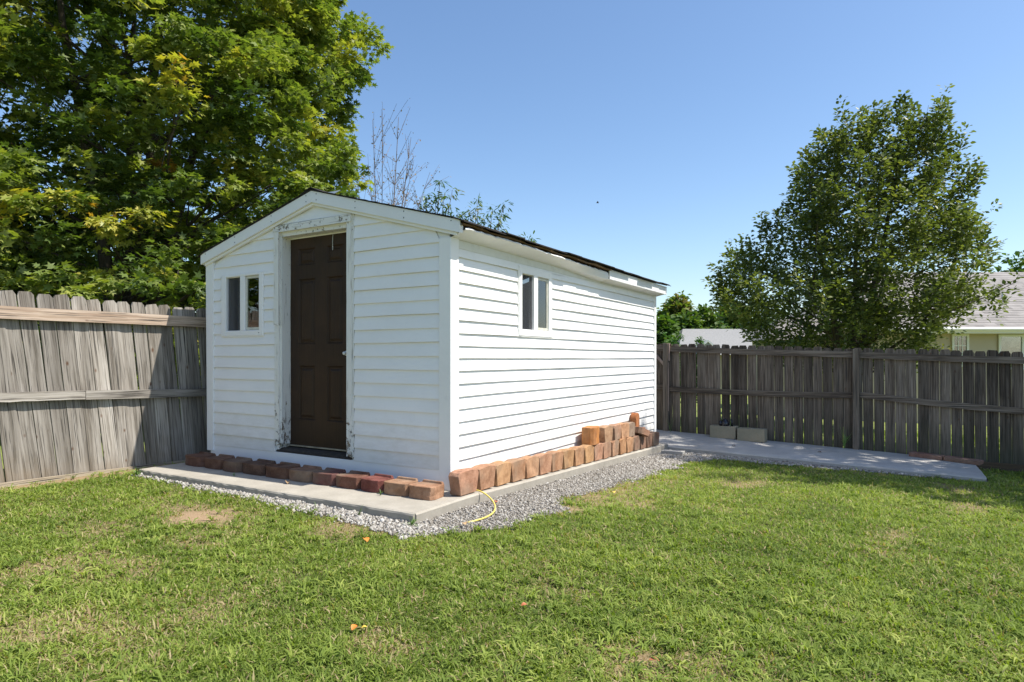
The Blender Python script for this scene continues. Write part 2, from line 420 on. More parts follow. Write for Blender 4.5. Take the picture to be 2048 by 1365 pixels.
def mat_stone():
    m, n, l, b = newmat('crushed_limestone')
    a = n.new('ShaderNodeAttribute'); a.attribute_name = 'tone'
    r = ramp(n, [(0, (.16, .14, .115)), (.3, (.31, .285, .25)), (.7, (.48, .455, .415)), (1, (.64, .62, .575))]); l.new(a.outputs['Fac'], r.inputs[0])
    tc = n.new('ShaderNodeTexCoord'); f = noise(n, l, tc.outputs['Object'], 150, 4, .6)
    c = mix(n, l, maprange(n, l, f, .4, .7, 0, .25), r.outputs[0], (.22, .2, .17))
    l.new(c, b.inputs['Base Color']); b.inputs['Roughness'].default_value = .9
    return m
M_STONE = mat_stone()
M_GRAVBED = mat_plain('gravel_dust', (.25, .225, .19), .95, 60, .4, .8, rnd=False)
M_HOSE = mat_plain('yellow_rubber', (.72, .58, .13), .4, 5, .08)
M_BLACK = mat_plain('glossy_black_plastic', (.012, .012, .02), .15, 5, .1)
M_WHITEM = mat_plain('white_painted_metal', (.75, .75, .74), .35, 5, .03)

# ------------------------------------------------------------------ the setting: ground
def bare_mask(x, y):
    x = np.asarray(x); y = np.asarray(y)
    m = np.zeros_like(x, float)
    for bx, by, r, s_ in ((-1.08, -1.37, .34, 1.0), (-1.45, -1.25, .2, .7), (.86, .3, .22, .8), (1.0, .72, .2, .6), (-1.35, -1.9, .3, .5), (-.6, -1.75, .22, .5),
                       (1.25, -2.15, .18, .55), (2.2, -1.75, .22, .7), (2.45, -1.6, .25, .5), (3.3, -1.6, .3, .5), (.35, -2.3, .3, .4), (3.0, .4, .22, .45), (1.9, 1.1, .25, .4), (3.9, -.6, .25, .5), (1.55, -1.2, .3, .35)):
        d = np.hypot(x - bx, (y - by) * 1.3) / r + (fbm(x, y, 9, bx) - .5) * 1.3
        m = np.maximum(m, s_ * np.clip(1.35 - d, 0, 1))
    m = np.maximum(m, np.clip((fbm(x, y, 1.1, 40) - .60) * 3.2, 0, .55))
    # strip at the left fence foot
    m = np.maximum(m, np.clip(1.2 - np.abs(x + 3.36) / .13 + (fbm(x, y, 6, 5) - .5) * 1.5, 0, .9))
    return m

def gravel_mask(x, y):
    """positive inside gravel"""
    x = np.asarray(x, float); y = np.asarray(y, float)
    w = (fbm(x, y, 4.5, 17) - .5)
    # strip in front
    t = np.clip((x + 3.05) / 3.3, 0, 1)
    dfront = (.02 + .21 * t) + w * .12 - (-.73 - y)
    front = np.where((x > -3.05) & (x < .32) & (y < -.6), dfront, -1)
    # strip on the right of the slab
    ww = np.interp(y, [-1.0, -.5, 0, .5, 1.3, 2.3, 3.4, 4.2, 4.9], [.10, .48, .62, .44, .50, .57, .52, .62, .8])
    dr = ww + w * .34 - (x - .27)
    right = np.where((x >= .1) & (y > -1.02 - w * .2) & (y < 4.98), dr, -1)
    # tapering strip in front of the patio
    pf = np.interp(x, [-.9, 3.88], [4.98, 4.85])
    dp = np.interp(x, [.5, 1.2, 2.6, 3.6], [.8, .42, .22, 0.0]) + w * .25 - (pf - y)
    pat = np.where((x > .2) & (x < 3.6) & (y < pf), dp, -1)
    return np.maximum(np.maximum(front, right), pat)

def build_ground():
    xs = np.unique(np.concatenate([np.linspace(-600, -40, 12), np.linspace(-40, -8, 18), np.linspace(-8, 12, 201), np.linspace(12, 44, 18), np.linspace(44, 600, 12)]))
    ys = np.unique(np.concatenate([np.linspace(-400, -30, 8), np.linspace(-30, -7, 14), np.linspace(-7, 9, 161), np.linspace(9, 40, 18), np.linspace(40, 900, 14)]))
    gx, gy = np.meshgrid(xs, ys); z = gz(gx, gy)
    v = np.stack([gx, gy, z], -1).reshape(-1, 3)
    nx = len(xs); ny = len(ys); i = np.arange(nx * ny).reshape(ny, nx)
    f = np.stack([i[:-1, :-1], i[:-1, 1:], i[1:, 1:], i[1:, :-1]], -1).reshape(-1, 4)
    bare = bare_mask(gx, gy).ravel() * ((gx > -3.7) & (gy < 6.6)).ravel()
    far = ((gy > 6.9) | (gx < -3.9) | (gy < -8)).astype(float).ravel()
    me = mesh_from('lawn', v, f, M_GROUND, True, {'bare': bare, 'far': far})
    tag(link('lawn', me), kind='structure')
build_ground()

def icos():
    t = (1 + 5 ** .5) / 2
    v = np.array([(-1, t, 0), (1, t, 0), (-1, -t, 0), (1, -t, 0), (0, -1, t), (0, 1, t), (0, -1, -t), (0, 1, -t), (t, 0, -1), (t, 0, 1), (-t, 0, -1), (-t, 0, 1)], float)
    v /= np.linalg.norm(v[0])
    f = np.array([(0, 11, 5), (0, 5, 1), (0, 1, 7), (0, 7, 10), (0, 10, 11), (1, 5, 9), (5, 11, 4), (11, 10, 2), (10, 7, 6), (7, 1, 8), (3, 9, 4), (3, 4, 2), (3, 2, 6), (3, 6, 8), (3, 8, 9), (4, 9, 5), (2, 4, 11), (6, 2, 10), (8, 6, 7), (9, 8, 1)])
    return v, f
def octs():
    v = np.array([(1, 0, 0), (-1, 0, 0), (0, 1, 0), (0, -1, 0), (0, 0, 1), (0, 0, -1)], float)
    f = np.array([(0, 2, 4), (2, 1, 4), (1, 3, 4), (3, 0, 4), (2, 0, 5), (1, 2, 5), (3, 1, 5), (0, 3, 5)])
    return v, f
def rand_rot(n):
    q = RNG.normal(size=(n, 4)); q /= np.linalg.norm(q, axis=1)[:, None]
    w, x, y, z = q.T
    return np.stack([1 - 2 * (y * y + z * z), 2 * (x * y - z * w), 2 * (x * z + y * w), 2 * (x * y + z * w), 1 - 2 * (x * x + z * z), 2 * (y * z - x * w),
                     2 * (x * z - y * w), 2 * (y * z + x * w), 1 - 2 * (x * x + y * y)], -1).reshape(-1, 3, 3)
def scatter_mesh(tv, tf, pos, R, S, tone):
    """S (n,) or (n,3)"""
    n = len(pos); S = S[:, None] if S.ndim == 1 else S
    v = np.einsum('nij,nkj->nki', R, tv[None] * S[:, None, :]) + pos[:, None, :]
    f = (tf[None] + (np.arange(n) * len(tv))[:, None, None]).reshape(-1, tf.shape[1])
    return v.reshape(-1, 3), f, np.repeat(tone, len(tv))

def build_gravel():
    # dusty bed under the stones
    mb_v = []; cell = .04
    xs = np.arange(-3.1, 3.7, cell); ys = np.arange(-1.25, 5.3, cell)
    gx, gy = np.meshgrid(xs, ys); m = gravel_mask(gx, gy)
    idx = np.arange(gx.size).reshape(gx.shape)
    ok = (m[:-1, :-1] > 0) & (m[1:, 1:] > 0)
    f = np.stack([idx[:-1, :-1], idx[:-1, 1:], idx[1:, 1:], idx[1:, :-1]], -1)[ok]
    v = np.stack([gx, gy, gz(gx, gy) + .005], -1).reshape(-1, 3)
    used = np.unique(f); remap = np.zeros(gx.size, int); remap[used] = np.arange(len(used))
    tag(link('gravel_bed', mesh_from('gravel_bed', v[used], remap[f], M_GRAVBED, True)), kind='structure')
    n = 330000
    x = RNG.uniform(-3.1, 3.7, n); y = RNG.uniform(-1.3, 5.3, n)
    m = gravel_mask(x, y); keep = (m + RNG.normal(0, .035, n) > 0)
    slab = (x > -3.05) & (x < .262 - .014 * np.clip(y, 0, 5)) & (y > -.725)
    keep &= ~slab
    dist = np.hypot(x - CAM[0], y - CAM[1]); keep &= RNG.random(n) < np.clip(7.0 / dist, .3, 1)
    x = x[keep]; y = y[keep]; k = len(x)
    front = (y < -.72)
    s = np.where(front, RNG.gamma(6, .00125, k), RNG.gamma(4.5, .0011, k)) + .002
    s *= np.clip(np.hypot(x - CAM[0], y - CAM[1]) / 6.5, 1, 1.3)
    S = np.stack([s, s * RNG.uniform(.6, 1, k), s * RNG.uniform(.45, .9, k)], -1)
    pos = np.stack([x, y, gz(x, y) + .005 + s * .35 + RNG.random(k) * .006], -1)
    tone = np.clip(RNG.normal(.52, .2, k) + np.where(front, -.14, -.22), 0, 1)
    near = s > .0105
    vi, fi = icos(); vo, fo = octs()
    for nm, sel, (tv, tf) in (('gravel', near, (vi, fi)), ('gravel_chips', ~near, (vo, fo))):
        tv2 = tv
        q = np.nonzero(sel)[0]
        v, f, t = scatter_mesh(tv2, tf, pos[q], rand_rot(len(q)), S[q], tone[q])
        v += RNG.normal(0, .0011, v.shape)
        me = mesh_from(nm, v, f, M_STONE, False, {'tone': t})
        o = tag(link(nm, me), 'pale grey crushed stone gravel beside the shed slab' if nm == 'gravel' else 'fine grey stone chips between the larger gravel beside the slab', 'gravel', kind='stuff')
build_gravel()

# slab under the shed
def build_slab():
    ys = [-.725] + list(np.linspace(0, 5.15, 22)); 
    # two pours with a joint at y=0
    def pour(y0, y1, nm, dz=0):
        ys = np.linspace(y0, y1, max(3, int((y1 - y0) / .12)))
        xs = np.linspace(-3.1, 1, 40)
        verts = []; faces = []
        xr = lambda y: .262 - .012 * max(y, 0)
        prof = []
        for y in ys:
            e = .004 * (random.random() - .5)
            zt = slab_top(y) + dz
            prof.append([(-3.06, zt - .2), (-3.06, zt - .012), (-3.048, zt), (xr(y) - .012 + e, zt), (xr(y) + e, zt - .012), (xr(y) + e, zt - .2)])
        n = 6
        for y, p in zip(ys, prof):
            verts += [(a, y, b_) for a, b_ in p]
        for i in range(len(ys) - 1):
            for j in range(n - 1):
                faces.append([i * n + j, i * n + j + 1, (i + 1) * n + j + 1, (i + 1) * n + j])
        faces.append(list(range(n))[::-1]); faces.append([(len(ys) - 1) * n + j for j in range(n)])
        me = mesh_from(nm, verts, faces, M_SLAB)
        bm = bmesh.new(); bm.from_mesh(me); bmesh.ops.recalc_face_normals(bm, faces=bm.faces); bm.to_mesh(me); bm.free()
        return tag(link('concrete_slab', me), kind='structure')
    pour(-.725, .03, 'concrete_slab'); pour(.036, 4.965, 'concrete_slab', -.003)
    # rounded nose along the front
    mb = MB(); xs = np.linspace(-3.055, .25, 60)
    pts = []
    for x in xs:
        j = .003 * random.uniform(-1, 1)
        pts.append([(x, -.7248, -.0006), (x, -.737 + j, -.004), (x, -.742 + j * 2, -.016), (x, -.743 + j * 2, -.2), (x, -.7248, -.2)])
    for a, b_ in zip(pts[:-1], pts[1:]):
        for k in range(4): mb.poly([a[k], b_[k], b_[k + 1], a[k + 1]])
    mb.poly(pts[0]); mb.poly(pts[-1][::-1])
    tag(mb.build('concrete_slab', M_SLAB), kind='structure')
build_slab()

def patio_z(x, y):
    u = (x + .9) / 4.78; v = (y - 4.95) / 1.5
    f = -.197 + (-.313 + .197) * u; bk = -.160 + (-.338 + .160) * u
    return f * (1 - v) + bk * v
def build_patio():
    xs = np.linspace(-.9, 3.88, 44); vs = np.linspace(0, 1, 16)
    V = []; F = []
    for v in vs:
        for x in xs:
            y0 = np.interp(x, [-.9, 3.88], [4.98, 4.85]); y = y0 + (6.47 - y0) * v
            if v == 0: y += random.uniform(-.004, .004)
            V.append((x, y, float(patio_z(x, y)) + random.uniform(-.0015, .0015)))
    nx = len(xs); nv = len(vs)
    for j in range(nv - 1):
        for i in range(nx - 1): F.append([j * nx + i, j * nx + i + 1, (j + 1) * nx + i + 1, (j + 1) * nx + i])
    # skirt with a softened nose on front and right
    def skirt(ids, out):
        prev = None
        for k in ids:
            x, y, z = V[k]; b = len(V)
            jx = random.uniform(-.002, .004)
            V.append((x + out[0] * (.012 + jx), y + out[1] * (.012 + jx), z - .014)); V.append((x + out[0] * (.014 + jx), y + out[1] * (.014 + jx), z - .26))
            cur = (k, b, b + 1)
            if prev: F.append([prev[0], prev[1], cur[1], cur[0]]); F.append([prev[1], prev[2], cur[2], cur[1]])
            prev = cur
    skirt(list(range(nx)), (0, -1)); skirt([j * nx + nx - 1 for j in range(nv)], (1, 0)); skirt([j * nx for j in range(nv)], (-1, 0)); skirt([(nv - 1) * nx + i for i in range(nx)], (0, 1))
    me = mesh_from('patio', V, F, M_PATIO)
    bm = bmesh.new(); bm.from_mesh(me); bmesh.ops.recalc_face_normals(bm, faces=bm.faces); bm.to_mesh(me); bm.free()
    tag(link('patio', me), kind='structure')
build_patio()

# ------------------------------------------------------------------ the shed
XL, XR_, YB = -3.06, 0.0, 4.95
RIDGE = -1.5
SLOPE = (2.54 - 2.10) / 1.63
def rake_z(x):  # underside of the rake board at the front wall
    return 2.435 - SLOPE * abs(x - RIDGE)
def build_shed():
    S = empty('shed', (0, 0, 0))
    tag(S, 'white vinyl sided garden shed with a brown door on a concrete slab', 'shed')
    OPEN_F = [(-2.866, -2.206, 1.262, 1.868)]
    # --- wall cores with openings
    fw = MB()
    def wallpoly(x0, x1, z0, z1=None):
        top = (lambda x: rake_z(x) + .03) if z1 is None else (lambda x: z1)
        pts = [(x0, z0), (x1, z0), (x1, top(x1))]
        if z1 is None and x0 < RIDGE < x1: pts.append((RIDGE, top(RIDGE)))
        pts.append((x0, top(x0)))
        fw.prism(pts, 1, .0, .09)
    wallpoly(XL, -2.80, .0); wallpoly(-2.80, -2.26, .0, 1.30); wallpoly(-2.80, -2.26, 1.84); wallpoly(-2.26, -2.005, .0)
    wallpoly(-2.005, -1.085, .0, .155); wallpoly(-2.005, -1.085, 2.215); wallpoly(-1.085, XR_, .0)
    front = fw.build('front_wall', M_VINYL, S)
    sw = MB()
    def sb(y0, y1, z0, z1): sw.box(-.09, 0, y0, y1, z0, z1)
    sb(.0905, 1.10, -.17, 1.99); sb(1.10, 1.64, -.17, 1.30); sb(1.10, 1.64, 1.83, 1.99); sb(1.64, YB, -.17, 1.99)
    side = sw.build('side_wall', M_VINYL, S)
    bw = MB(); bw.box(XL, -.0905, YB - .09, YB, -.2, 1.98); bw.prism([(XL, 1.981), (0, 1.981), (RIDGE, 2.40)], 1, YB - .09, YB); bw.build('back_wall', M_VINYL, S)
    lw = MB(); lw.box(XL, XL + .09, .0905, YB - .0905, -.2, 1.98)
    for k in range(17): lw.poly([(XL - .016, .0905, .05 + k * .113), (XL - .016, YB, .05 + k * .113), (XL - .003, YB, .163 + k * .113), (XL - .003, .0905, .163 + k * .113)]); lw.poly([(XL - .001, .0905, .05 + k * .113), (XL - .001, YB, .05 + k * .113), (XL - .016, YB, .05 + k * .113), (XL - .016, .0905, .05 + k * .113)])
    leftw = lw.build('left_wall', M_VINYL, S)
    fl = MB(); fl.box(XL + .09, -.09, .09, YB - .09, -.16, .05); fl.build('shed_floor', M_DARK, S)
    il = MB(); il.box(-2.93, -.2, .9, .93, .06, 2.0); il.build('interior_shade_sheet', M_DARK, S)  # dark sheet added so the inside reads as shade through the windows

    # --- siding courses, each board its own piece
    def siding(parent, axis, x0f, x1f, z_first, H, rows, openings, zmin, sgn, base, phase, seams=()):
        """axis 0: wall in the plane y=0, u = x, facing -y ; axis 1: plane x=0, u = y, facing +x"""
        def P(u, d, z): return (u, base - d, z) if axis == 0 else (base + d, u, z)
        def off(t): # profile, t=0 bottom .. 1 top
            return .003 + .0175 * max(0.0, 1 - t) ** .9 if t > .04 else .0195
        for r in range(rows):
            za = z_first + r * H; zb = za + H
            brk = [za] + sorted({z for o in openings for z in (o[2], o[3]) if za + .004 < z < zb - .004}) + [zb]
            bands = list(zip(brk[:-1], brk[1:]))
            segs = []
            for (a, b_) in bands:
                zm = (a + b_) / 2
                iv = [(x0f(a), x1f(a), x0f(b_), x1f(b_))]
                if iv[0][1] - iv[0][0] < .03: continue
                cuts = [(o[0], o[1]) for o in openings if o[2] <= zm <= o[3]]
                for s_ in seams:
                    if s_[1] <= r < s_[2]: cuts.append((s_[0], s_[0]))
                for c0, c1 in sorted(cuts):
                    new = []
                    for (p, q, p2, q2) in iv:
                        if c1 <= min(p, p2) or c0 >= max(q, q2): new.append((p, q, p2, q2)); continue
                        if c0 - p > .012: new.append((p, min(c0, q), p2, min(c0, q2) if q2 > p2 else c0))
                        if q - c1 > .012: new.append((max(c1, p), q, max(c1, p2), q2))
                    iv = new
                segs += [(a, b_, *i_) for i_ in iv]
            # group touching segments into one board
            groups = []
            for s_ in segs:
                hit = None
                for g in groups:
                    if any(abs(s_[0] - t[1]) < 1e-6 and s_[2] < t[3] - .01 and s_[3] > t[2] + .01 for t in g): hit = g; break
                if hit is not None: hit.append(s_)
                else: groups.append([s_])
            for gi, g in enumerate(groups):
                mb = MB()
                jit = random.uniform(-.0012, .0012); lap = random.uniform(0, .0015)
                ph = random.uniform(0, 6.28)
                ends = sorted({round(e, 5) for t in g for e in (t[2], t[3])})
                for (a, b_, p, q, p2, q2) in g:
                    if len(bands) > 1:
                        br = [e for e in ends if p - 1e-4 <= e <= q + 1e-4]; us = [br[0]]
                        for e0_, e1_ in zip(br[:-1], br[1:]):
                            m_ = max(1, int((e1_ - e0_) / .22)); us += [e0_ + (e1_ - e0_) * w_ / m_ for w_ in range(1, m_ + 1)]
                        fr_ = [(u_ - p) / (q - p) for u_ in us]; n = len(us) - 1
                    else:
                        n = max(1, int((q - p) / .22)); fr_ = [w_ / n for w_ in range(n + 1)]
                    ta = (a - za) / H; tb = (b_ - za) / H
                    cols = 3 if len(bands) == 1 else 2
                    ts = np.linspace(ta, tb, cols + 1)
                    grid = []
                    for t in ts:
                        k = (t - ta) / max(tb - ta, 1e-6)
                        e0 = p + (p2 - p) * k; e1 = q + (q2 - q) * k
                        row = []
                        for i in range(n + 1):
                            u = e0 + (e1 - e0) * fr_[i]
                            wv = .0018 * math.sin(u * 2.1 + ph) + .0010 * math.sin(u * 5.3 + ph * 2)
                            row.append((u, off(t) + lap + wv * .45, za + t * H + wv * (1 if 0 < r else 0)))
                        grid.append(row)
                    for j in range(cols):
                        for i in range(n):
                            A, B_, C_, D_ = grid[j][i], grid[j][i + 1], grid[j + 1][i + 1], grid[j + 1][i]
                            mb.poly([P(*A), P(*B_), P(*C_), P(*D_)])
                    if abs(a - za) < 1e-6:
                        for i in range(n):
                            A, B_ = grid[0][i], grid[0][i + 1]
                            mb.poly([P(A[0], .001, A[2]), P(B_[0], .001, B_[2]), P(*B_), P(*A)])
                    for (i, sg) in ((0, 1), (n, -1)):
                        mb.poly([P(grid[0][i][0], .001, grid[0][i][2])] + [P(*grid[j][i]) for j in range(cols + 1)])
                mb.build('siding_panel', M_VINYL, parent, weld=True)
    # front: limits follow the rake
    def xl(z): return max(XL + .075, RIDGE - (2.435 - z) / SLOPE) if z > 1.9 else XL + .075
    def xr(z): return min(XR_ - .082, RIDGE + (2.435 - z) / SLOPE) if z > 1.9 else XR_ - .082
    siding(front, 0, xl, xr, .150, .1129, 21, OPEN_F + [(-2.046, -1.018, .0, 2.292)], .15, 1, 0, 0)
    siding(side, 1, lambda z: .082, lambda z: YB - .05, 1.035 - 12 * .1016, .1016, 21, [(1.03, 1.71, 1.24, 1.895)], 0, 1, 0, 1, seams=((1.70, 0, 14), (3.41, 19, 22)))
    # skirt board along the front foot
    sk = MB(); sk.box(XL + .02, -.005, -.014, -.0005, .0, .149); sk.build('skirt_board', M_TRIM, S, bevel=.002)
    # corner posts
    c = MB(); c.prism([(-.085, -.0275), (.0275, -.0275), (.0275, .085), (.0005, .085), (.0005, -.0005), (-.085, -.0005)], 2, .0, 1.985)
    c.build('corner_trim', M_TRIM, S, bevel=.002)
    c = MB(); c.prism([(XL - .022, .09), (XL + .078, .09), (XL + .078, 2.03), (XL - .045, 2.03)], 1, -.0275, -.0005); c.box(XL - .022, XL - .0005, -.0004, .08, .09, 1.99)
    c.build('corner_trim', M_TRIM, S, bevel=.002)
    c = MB(); c.box(.0005, .027, YB - .06, YB + .02, -.17, 1.93); c.build('corner_trim', M_TRIM, S, bevel=.002)
    # --- roof
    rf = MB()
    yf, yb = -.062, 5.08
    for sgn in (-1, 1):
        xe = RIDGE + sgn * 1.655
        ze = 2.545 - SLOPE * 1.655 + .005
        rf.prism([(RIDGE, 2.545), (xe, ze), (xe, ze - .018), (RIDGE, 2.527)], 1, -.0435, yb)
    roof = rf.build('roof', M_SHEATHD, S)
    # shingles: courses of tabs, ragged at the eaves
    for sgn in (-1, 1):
        sh = MB()
        L = 1.70; nrow = 13
        for r in range(nrow):
            d0 = r * L / nrow; d1 = d0 + L / nrow + .02
            yy = yf - .012
            last = (r == nrow - 1)
            while yy < yb + .01:
                wdt = .30 + random.uniform(-.01, .01); y2 = min(yy + wdt, yb + .012)
                j = random.uniform(-.006, .006) if not last else random.uniform(-.04, -.008)
                droop = 0 if not last else random.uniform(.0, .02)
                xa = RIDGE + sgn * d0; xb = RIDGE + sgn * (d1 + j)
                zt = lambda d: 2.545 - SLOPE * d
                t0, t1 = .003, .010
                pts = [(xa, zt(d0) + t0 * .3), (xb, zt(d1 + j) + t0 - droop), (xb, zt(d1 + j) + t1 + .002 - droop), (xa, zt(d0) + t1 * .7)]
                sh.prism(pts, 1, yy, y2 - .004)
                yy = y2 + (0 if random.random() < .8 else .001)
        o = sh.build('shingles', M_SHING, roof); o['kind'] = 'stuff'
    rc = MB()
    y = yf - .014
    while y < yb:
        rc.prism([(RIDGE - .13, 2.548 - SLOPE * .13), (RIDGE, 2.566), (RIDGE + .13, 2.548 - SLOPE * .13), (RIDGE + .13, 2.557 - SLOPE * .13), (RIDGE, 2.575), (RIDGE - .13, 2.557 - SLOPE * .13)], 1, y, y + .27)
        y += .272
    o = rc.build('ridge_cap', M_SHING, roof); o['kind'] = 'stuff'
    # --- rake boards
    for sgn in (-1, 1):
        xe = RIDGE + sgn * 1.64; zt = lambda x: 2.543 - SLOPE * abs(x - RIDGE); h = .104
        rb = MB(); rb.prism([(RIDGE, zt(RIDGE)), (RIDGE, zt(RIDGE) - h), (xe, zt(xe) - h + .004), (xe, zt(xe))], 1, -.062, -.044)
        o = rb.build('rake_board', M_FASCIA, S, bevel=.0015)
        for u in (.04, .33, .66, .95):
            xx = RIDGE + sgn * 1.64 * u
            nb = MB(); nb.box(xx - .004, xx + .004, -.0635, -.061, zt(xx) - .025, zt(xx) - .016); 
            if u < .9: nb.box(xx - .004, xx + .004, -.0635, -.061, zt(xx) - .078, zt(xx) - .069)
            nb.build('nail', M_NAIL, o)
        lo = MB(); x2 = RIDGE + sgn * 1.60
        zu = lambda x: zt(x) - h
        lo.prism([(RIDGE, zu(RIDGE) + .004), (RIDGE, zu(RIDGE) - .022), (x2, zu(x2) - .022), (x2, zu(x2) + .004)], 1, -.0435, -.018)
        lo.build('rake_soffit', M_TRIM, S, bevel=.001)
    # white return at the near end of the eave
    e = MB(); e.box(.118, .142, -.0435, -.020, 2.005, 2.075); e.build('eave_return', M_TRIM, S)
    # --- side eave: soffit, intact fascia, and the bent loose fascia
    so = MB(); so.prism([(.0145, 1.932), (.127, 1.955), (.127, 1.962), (.0145, 1.942)], 1, 2.915, YB + .07)
    so.prism([(.0005, 1.915), (.014, 1.915), (.014, 2.03), (.0005, 2.03)], 1, .087, YB)
    so.build('soffit', M_SOFFIT, S)
    rfb = MB(); rfb.box(.03, .07, -.02, YB + .1, 2.025, 2.075); rfb.build('eave_gap_shade', M_DARK, S)  # dark strip stands in for the shade in the gap above the bent fascia
    f2 = MB(); f2.box(.128, .146, 2.93, YB + .13, 1.957, 2.060); f2.box(.126, .152, 2.93, YB + .13, 2.0605, 2.068); f2.build('fascia_board', M_FASCIA, S, bevel=.002)
    # bent aluminium strip
    n = 60; V = []; F = []
    for i in range(n + 1):
        y = -.02 + (2.93 + .02) * i / n; k = i / n
        tilt = .045 + .035 * math.sin(k * 3.1 + .4) + .004 * math.sin(k * 23) + (.022 if i < 3 else 0)
        zl = 1.984 + .003 * math.sin(k * 9); zu = 2.038 + .006 * math.sin(k * 5.2 + .6) + random.uniform(-.002, .002) - (.006 if i % 9 == 0 else 0)
        if i == n: tilt -= .012; zu -= .006
        w_ = max(0, min(1, (k - .55) / .45)); w_ = w_ * w_ * (3 - 2 * w_)
        xl_ = .028 + .092 * w_; zl_ = zl - .026 * w_; xu_ = .118 + tilt * .6 * (1 - .6 * w_)
        V += [(.0145, y, zl_ - .024 * w_ - .001), (xl_, y, zl_), ((xl_ + xu_) / 2 + .004, y, (zl_ + zu) / 2 + .003 * math.sin(k * 31)), (xu_, y, zu - .004), (xu_ - .008, y, zu + .006 + random.uniform(-.002, .004))]
    for i in range(n):
        for j in range(4):
            F.append([i * 5 + j, i * 5 + j + 1, (i + 1) * 5 + j + 1, (i + 1) * 5 + j])
    me = mesh_from('loose_fascia', V, F, M_FASCIA, True)
    me.polygons.foreach_set('use_smooth', [False] * len(me.polygons)); bf = link('bent_fascia', me, S); bf['label'] = 'bent loose white metal fascia hanging off the eave'
    md = bf.modifiers.new('thick', 'SOLIDIFY'); md.thickness = .0022
    # exposed rotten roof edge board over the gap
    ed = MB(); V2 = []
    for i in range(40):
        y = -.055 + 3.0 * i / 39; dz = .008 * math.sin(i * .8) + random.uniform(-.004, .004)
        V2.append((y, 2.083 + dz, 2.061 + dz * .4))
    for a, b_ in zip(V2[:-1], V2[1:]):
        q = [(.10, a[0], a[1]), (.163, a[0], a[1] - .008), (.163, a[0], a[2]), (.10, a[0], a[2])]; q2 = [(.10, b_[0], b_[1]), (.163, b_[0], b_[1] - .008), (.163, b_[0], b_[2]), (.10, b_[0], b_[2])]
        for k in range(4): ed.poly([q[k], q2[k], q2[(k + 1) % 4], q[(k + 1) % 4]])
    o = ed.build('roof_edge_board', M_SHEATH, S); o['label'] = 'exposed brown roof edge above the bent fascia'
    # left eave (only its end shows)
    le = MB(); le.box(-3.135, -3.118, -.043, YB + .1, 2.0, 2.085); le.box(-3.117, XL - .001, -.02, YB + .1, 1.985, 2.0); le.build('fascia_board', M_FASCIA, S, bevel=.002)

    # --- windows
    def window(parent_S, axis, u0, u1, z0, z1, splits, base, sash_mat, kinds):
        def bx(mb, ua, ub, da, db, za, zb):
            if axis == 0: mb.box(ua, ub, base - db, base - da, za, zb)
            else: mb.box(base + da, base + db, ua, ub, za, zb)
        fr = MB()
        (a0, a1), (b0, b1), zi0, zi1 = splits
        bx(fr, u0, a0, .0, .027, z0, z1); bx(fr, b1, u1, .0, .025, z0, z1)
        bx(fr, a0, b1, .0, .0245, z0, zi0); bx(fr, a0, b1, .0, .0245, zi1, z1); bx(fr, a1, b0, .0, .024, zi0, zi1)
        W = fr.build('window', M_TRIM, parent_S, bevel=.003)
        lip = MB()
        bx(lip, u0 - .008, u0, .0, .0185, z0 - .008, z1 + .008); bx(lip, u1, u1 + .008, .0, .0185, z0 - .008, z1 + .008)
        bx(lip, u0, u1, .0, .0185, z1, z1 + .008); bx(lip, u0, u1, .0, .0195, z0 - .010, z0); lip.build('window_flange', M_TRIM, W)
        rev = MB()  # jamb lining
        for (p, q) in ((a0, a1), (b0, b1)):
            bx(rev, p - .004, p + .004, -.030, -.0005, zi0, zi1); bx(rev, q - .004, q + .004, -.030, -.0005, zi0, zi1)
            bx(rev, p + .004, q - .004, -.030, -.0005, zi0 - .004, zi0 + .004); bx(rev, p + .004, q - .004, -.030, -.0005, zi1 - .004, zi1 + .004)
        rev.build('window_jamb', M_TRIM, W)
        for (p, q), kd in (((a0, a1), kinds[0]), ((b0, b1), kinds[1])):
            if kd == 'screen':
                s_ = MB(); w = .016
                bx(s_, p + .005, p + .005 + w, -.004, .006, zi0 + .005, zi1 - .005); bx(s_, q - .005 - w * .5, q - .005, -.004, .006, zi0 + .005, zi1 - .005)
                so_ = s_.build('screen_frame', M_SCREEN, W)
                g = MB(); bx(g, p + .02, q - .01, -.001, .001, zi0 + .006, zi1 - .006); g.build('insect_screen', M_SCREENM, W)
            else:
                s_ = MB(); w = .022
                bx(s_, p + .005, p + w, -.006, .009, zi0 + .005, zi1 - .005); bx(s_, q - w, q - .005, -.006, .009, zi0 + .005, zi1 - .005)
                bx(s_, p + w, q - w, -.006, .009, zi0 + .005, zi0 + .03); bx(s_, p + w, q - w, -.006, .009, zi1 - .027, zi1 - .005)
                sa = s_.build('sash', M_SASH, W, bevel=.0015)
                g = MB(); bx(g, p + w, q - w, -.001, .003, zi0 + .03, zi1 - .027); g.build('pane', M_GLASS, W)
        dd = MB()
        for uu in (u0 + .05, u1 - .06): bx(dd, uu, uu + .014, .0245, .0262, z0 + .022, z0 + .028)
        dd.build('weep_slot', M_NAIL, W)
        return W
    w1 = window(S, 0, -2.85, -2.216, 1.257, 1.870, ((-2.777, -2.556), (-2.486, -2.268), 1.308, 1.845), 0, None, ('screen', 'glass'))
    w1['label'] = 'small white two pane window left of the brown door'
    w2 = window(S, 1, 1.04, 1.70, 1.245, 1.888, ((1.094, 1.325), (1.404, 1.633), 1.305, 1.828), 0, None, ('screen', 'glass'))
    w2['label'] = 'small white two pane window in the sunlit side wall'
    cu = MB(); 
    for i in range(5): cu.box(1.50 + i * .05, 1.535 + i * .05, 0, .008, 1.28, 1.86)
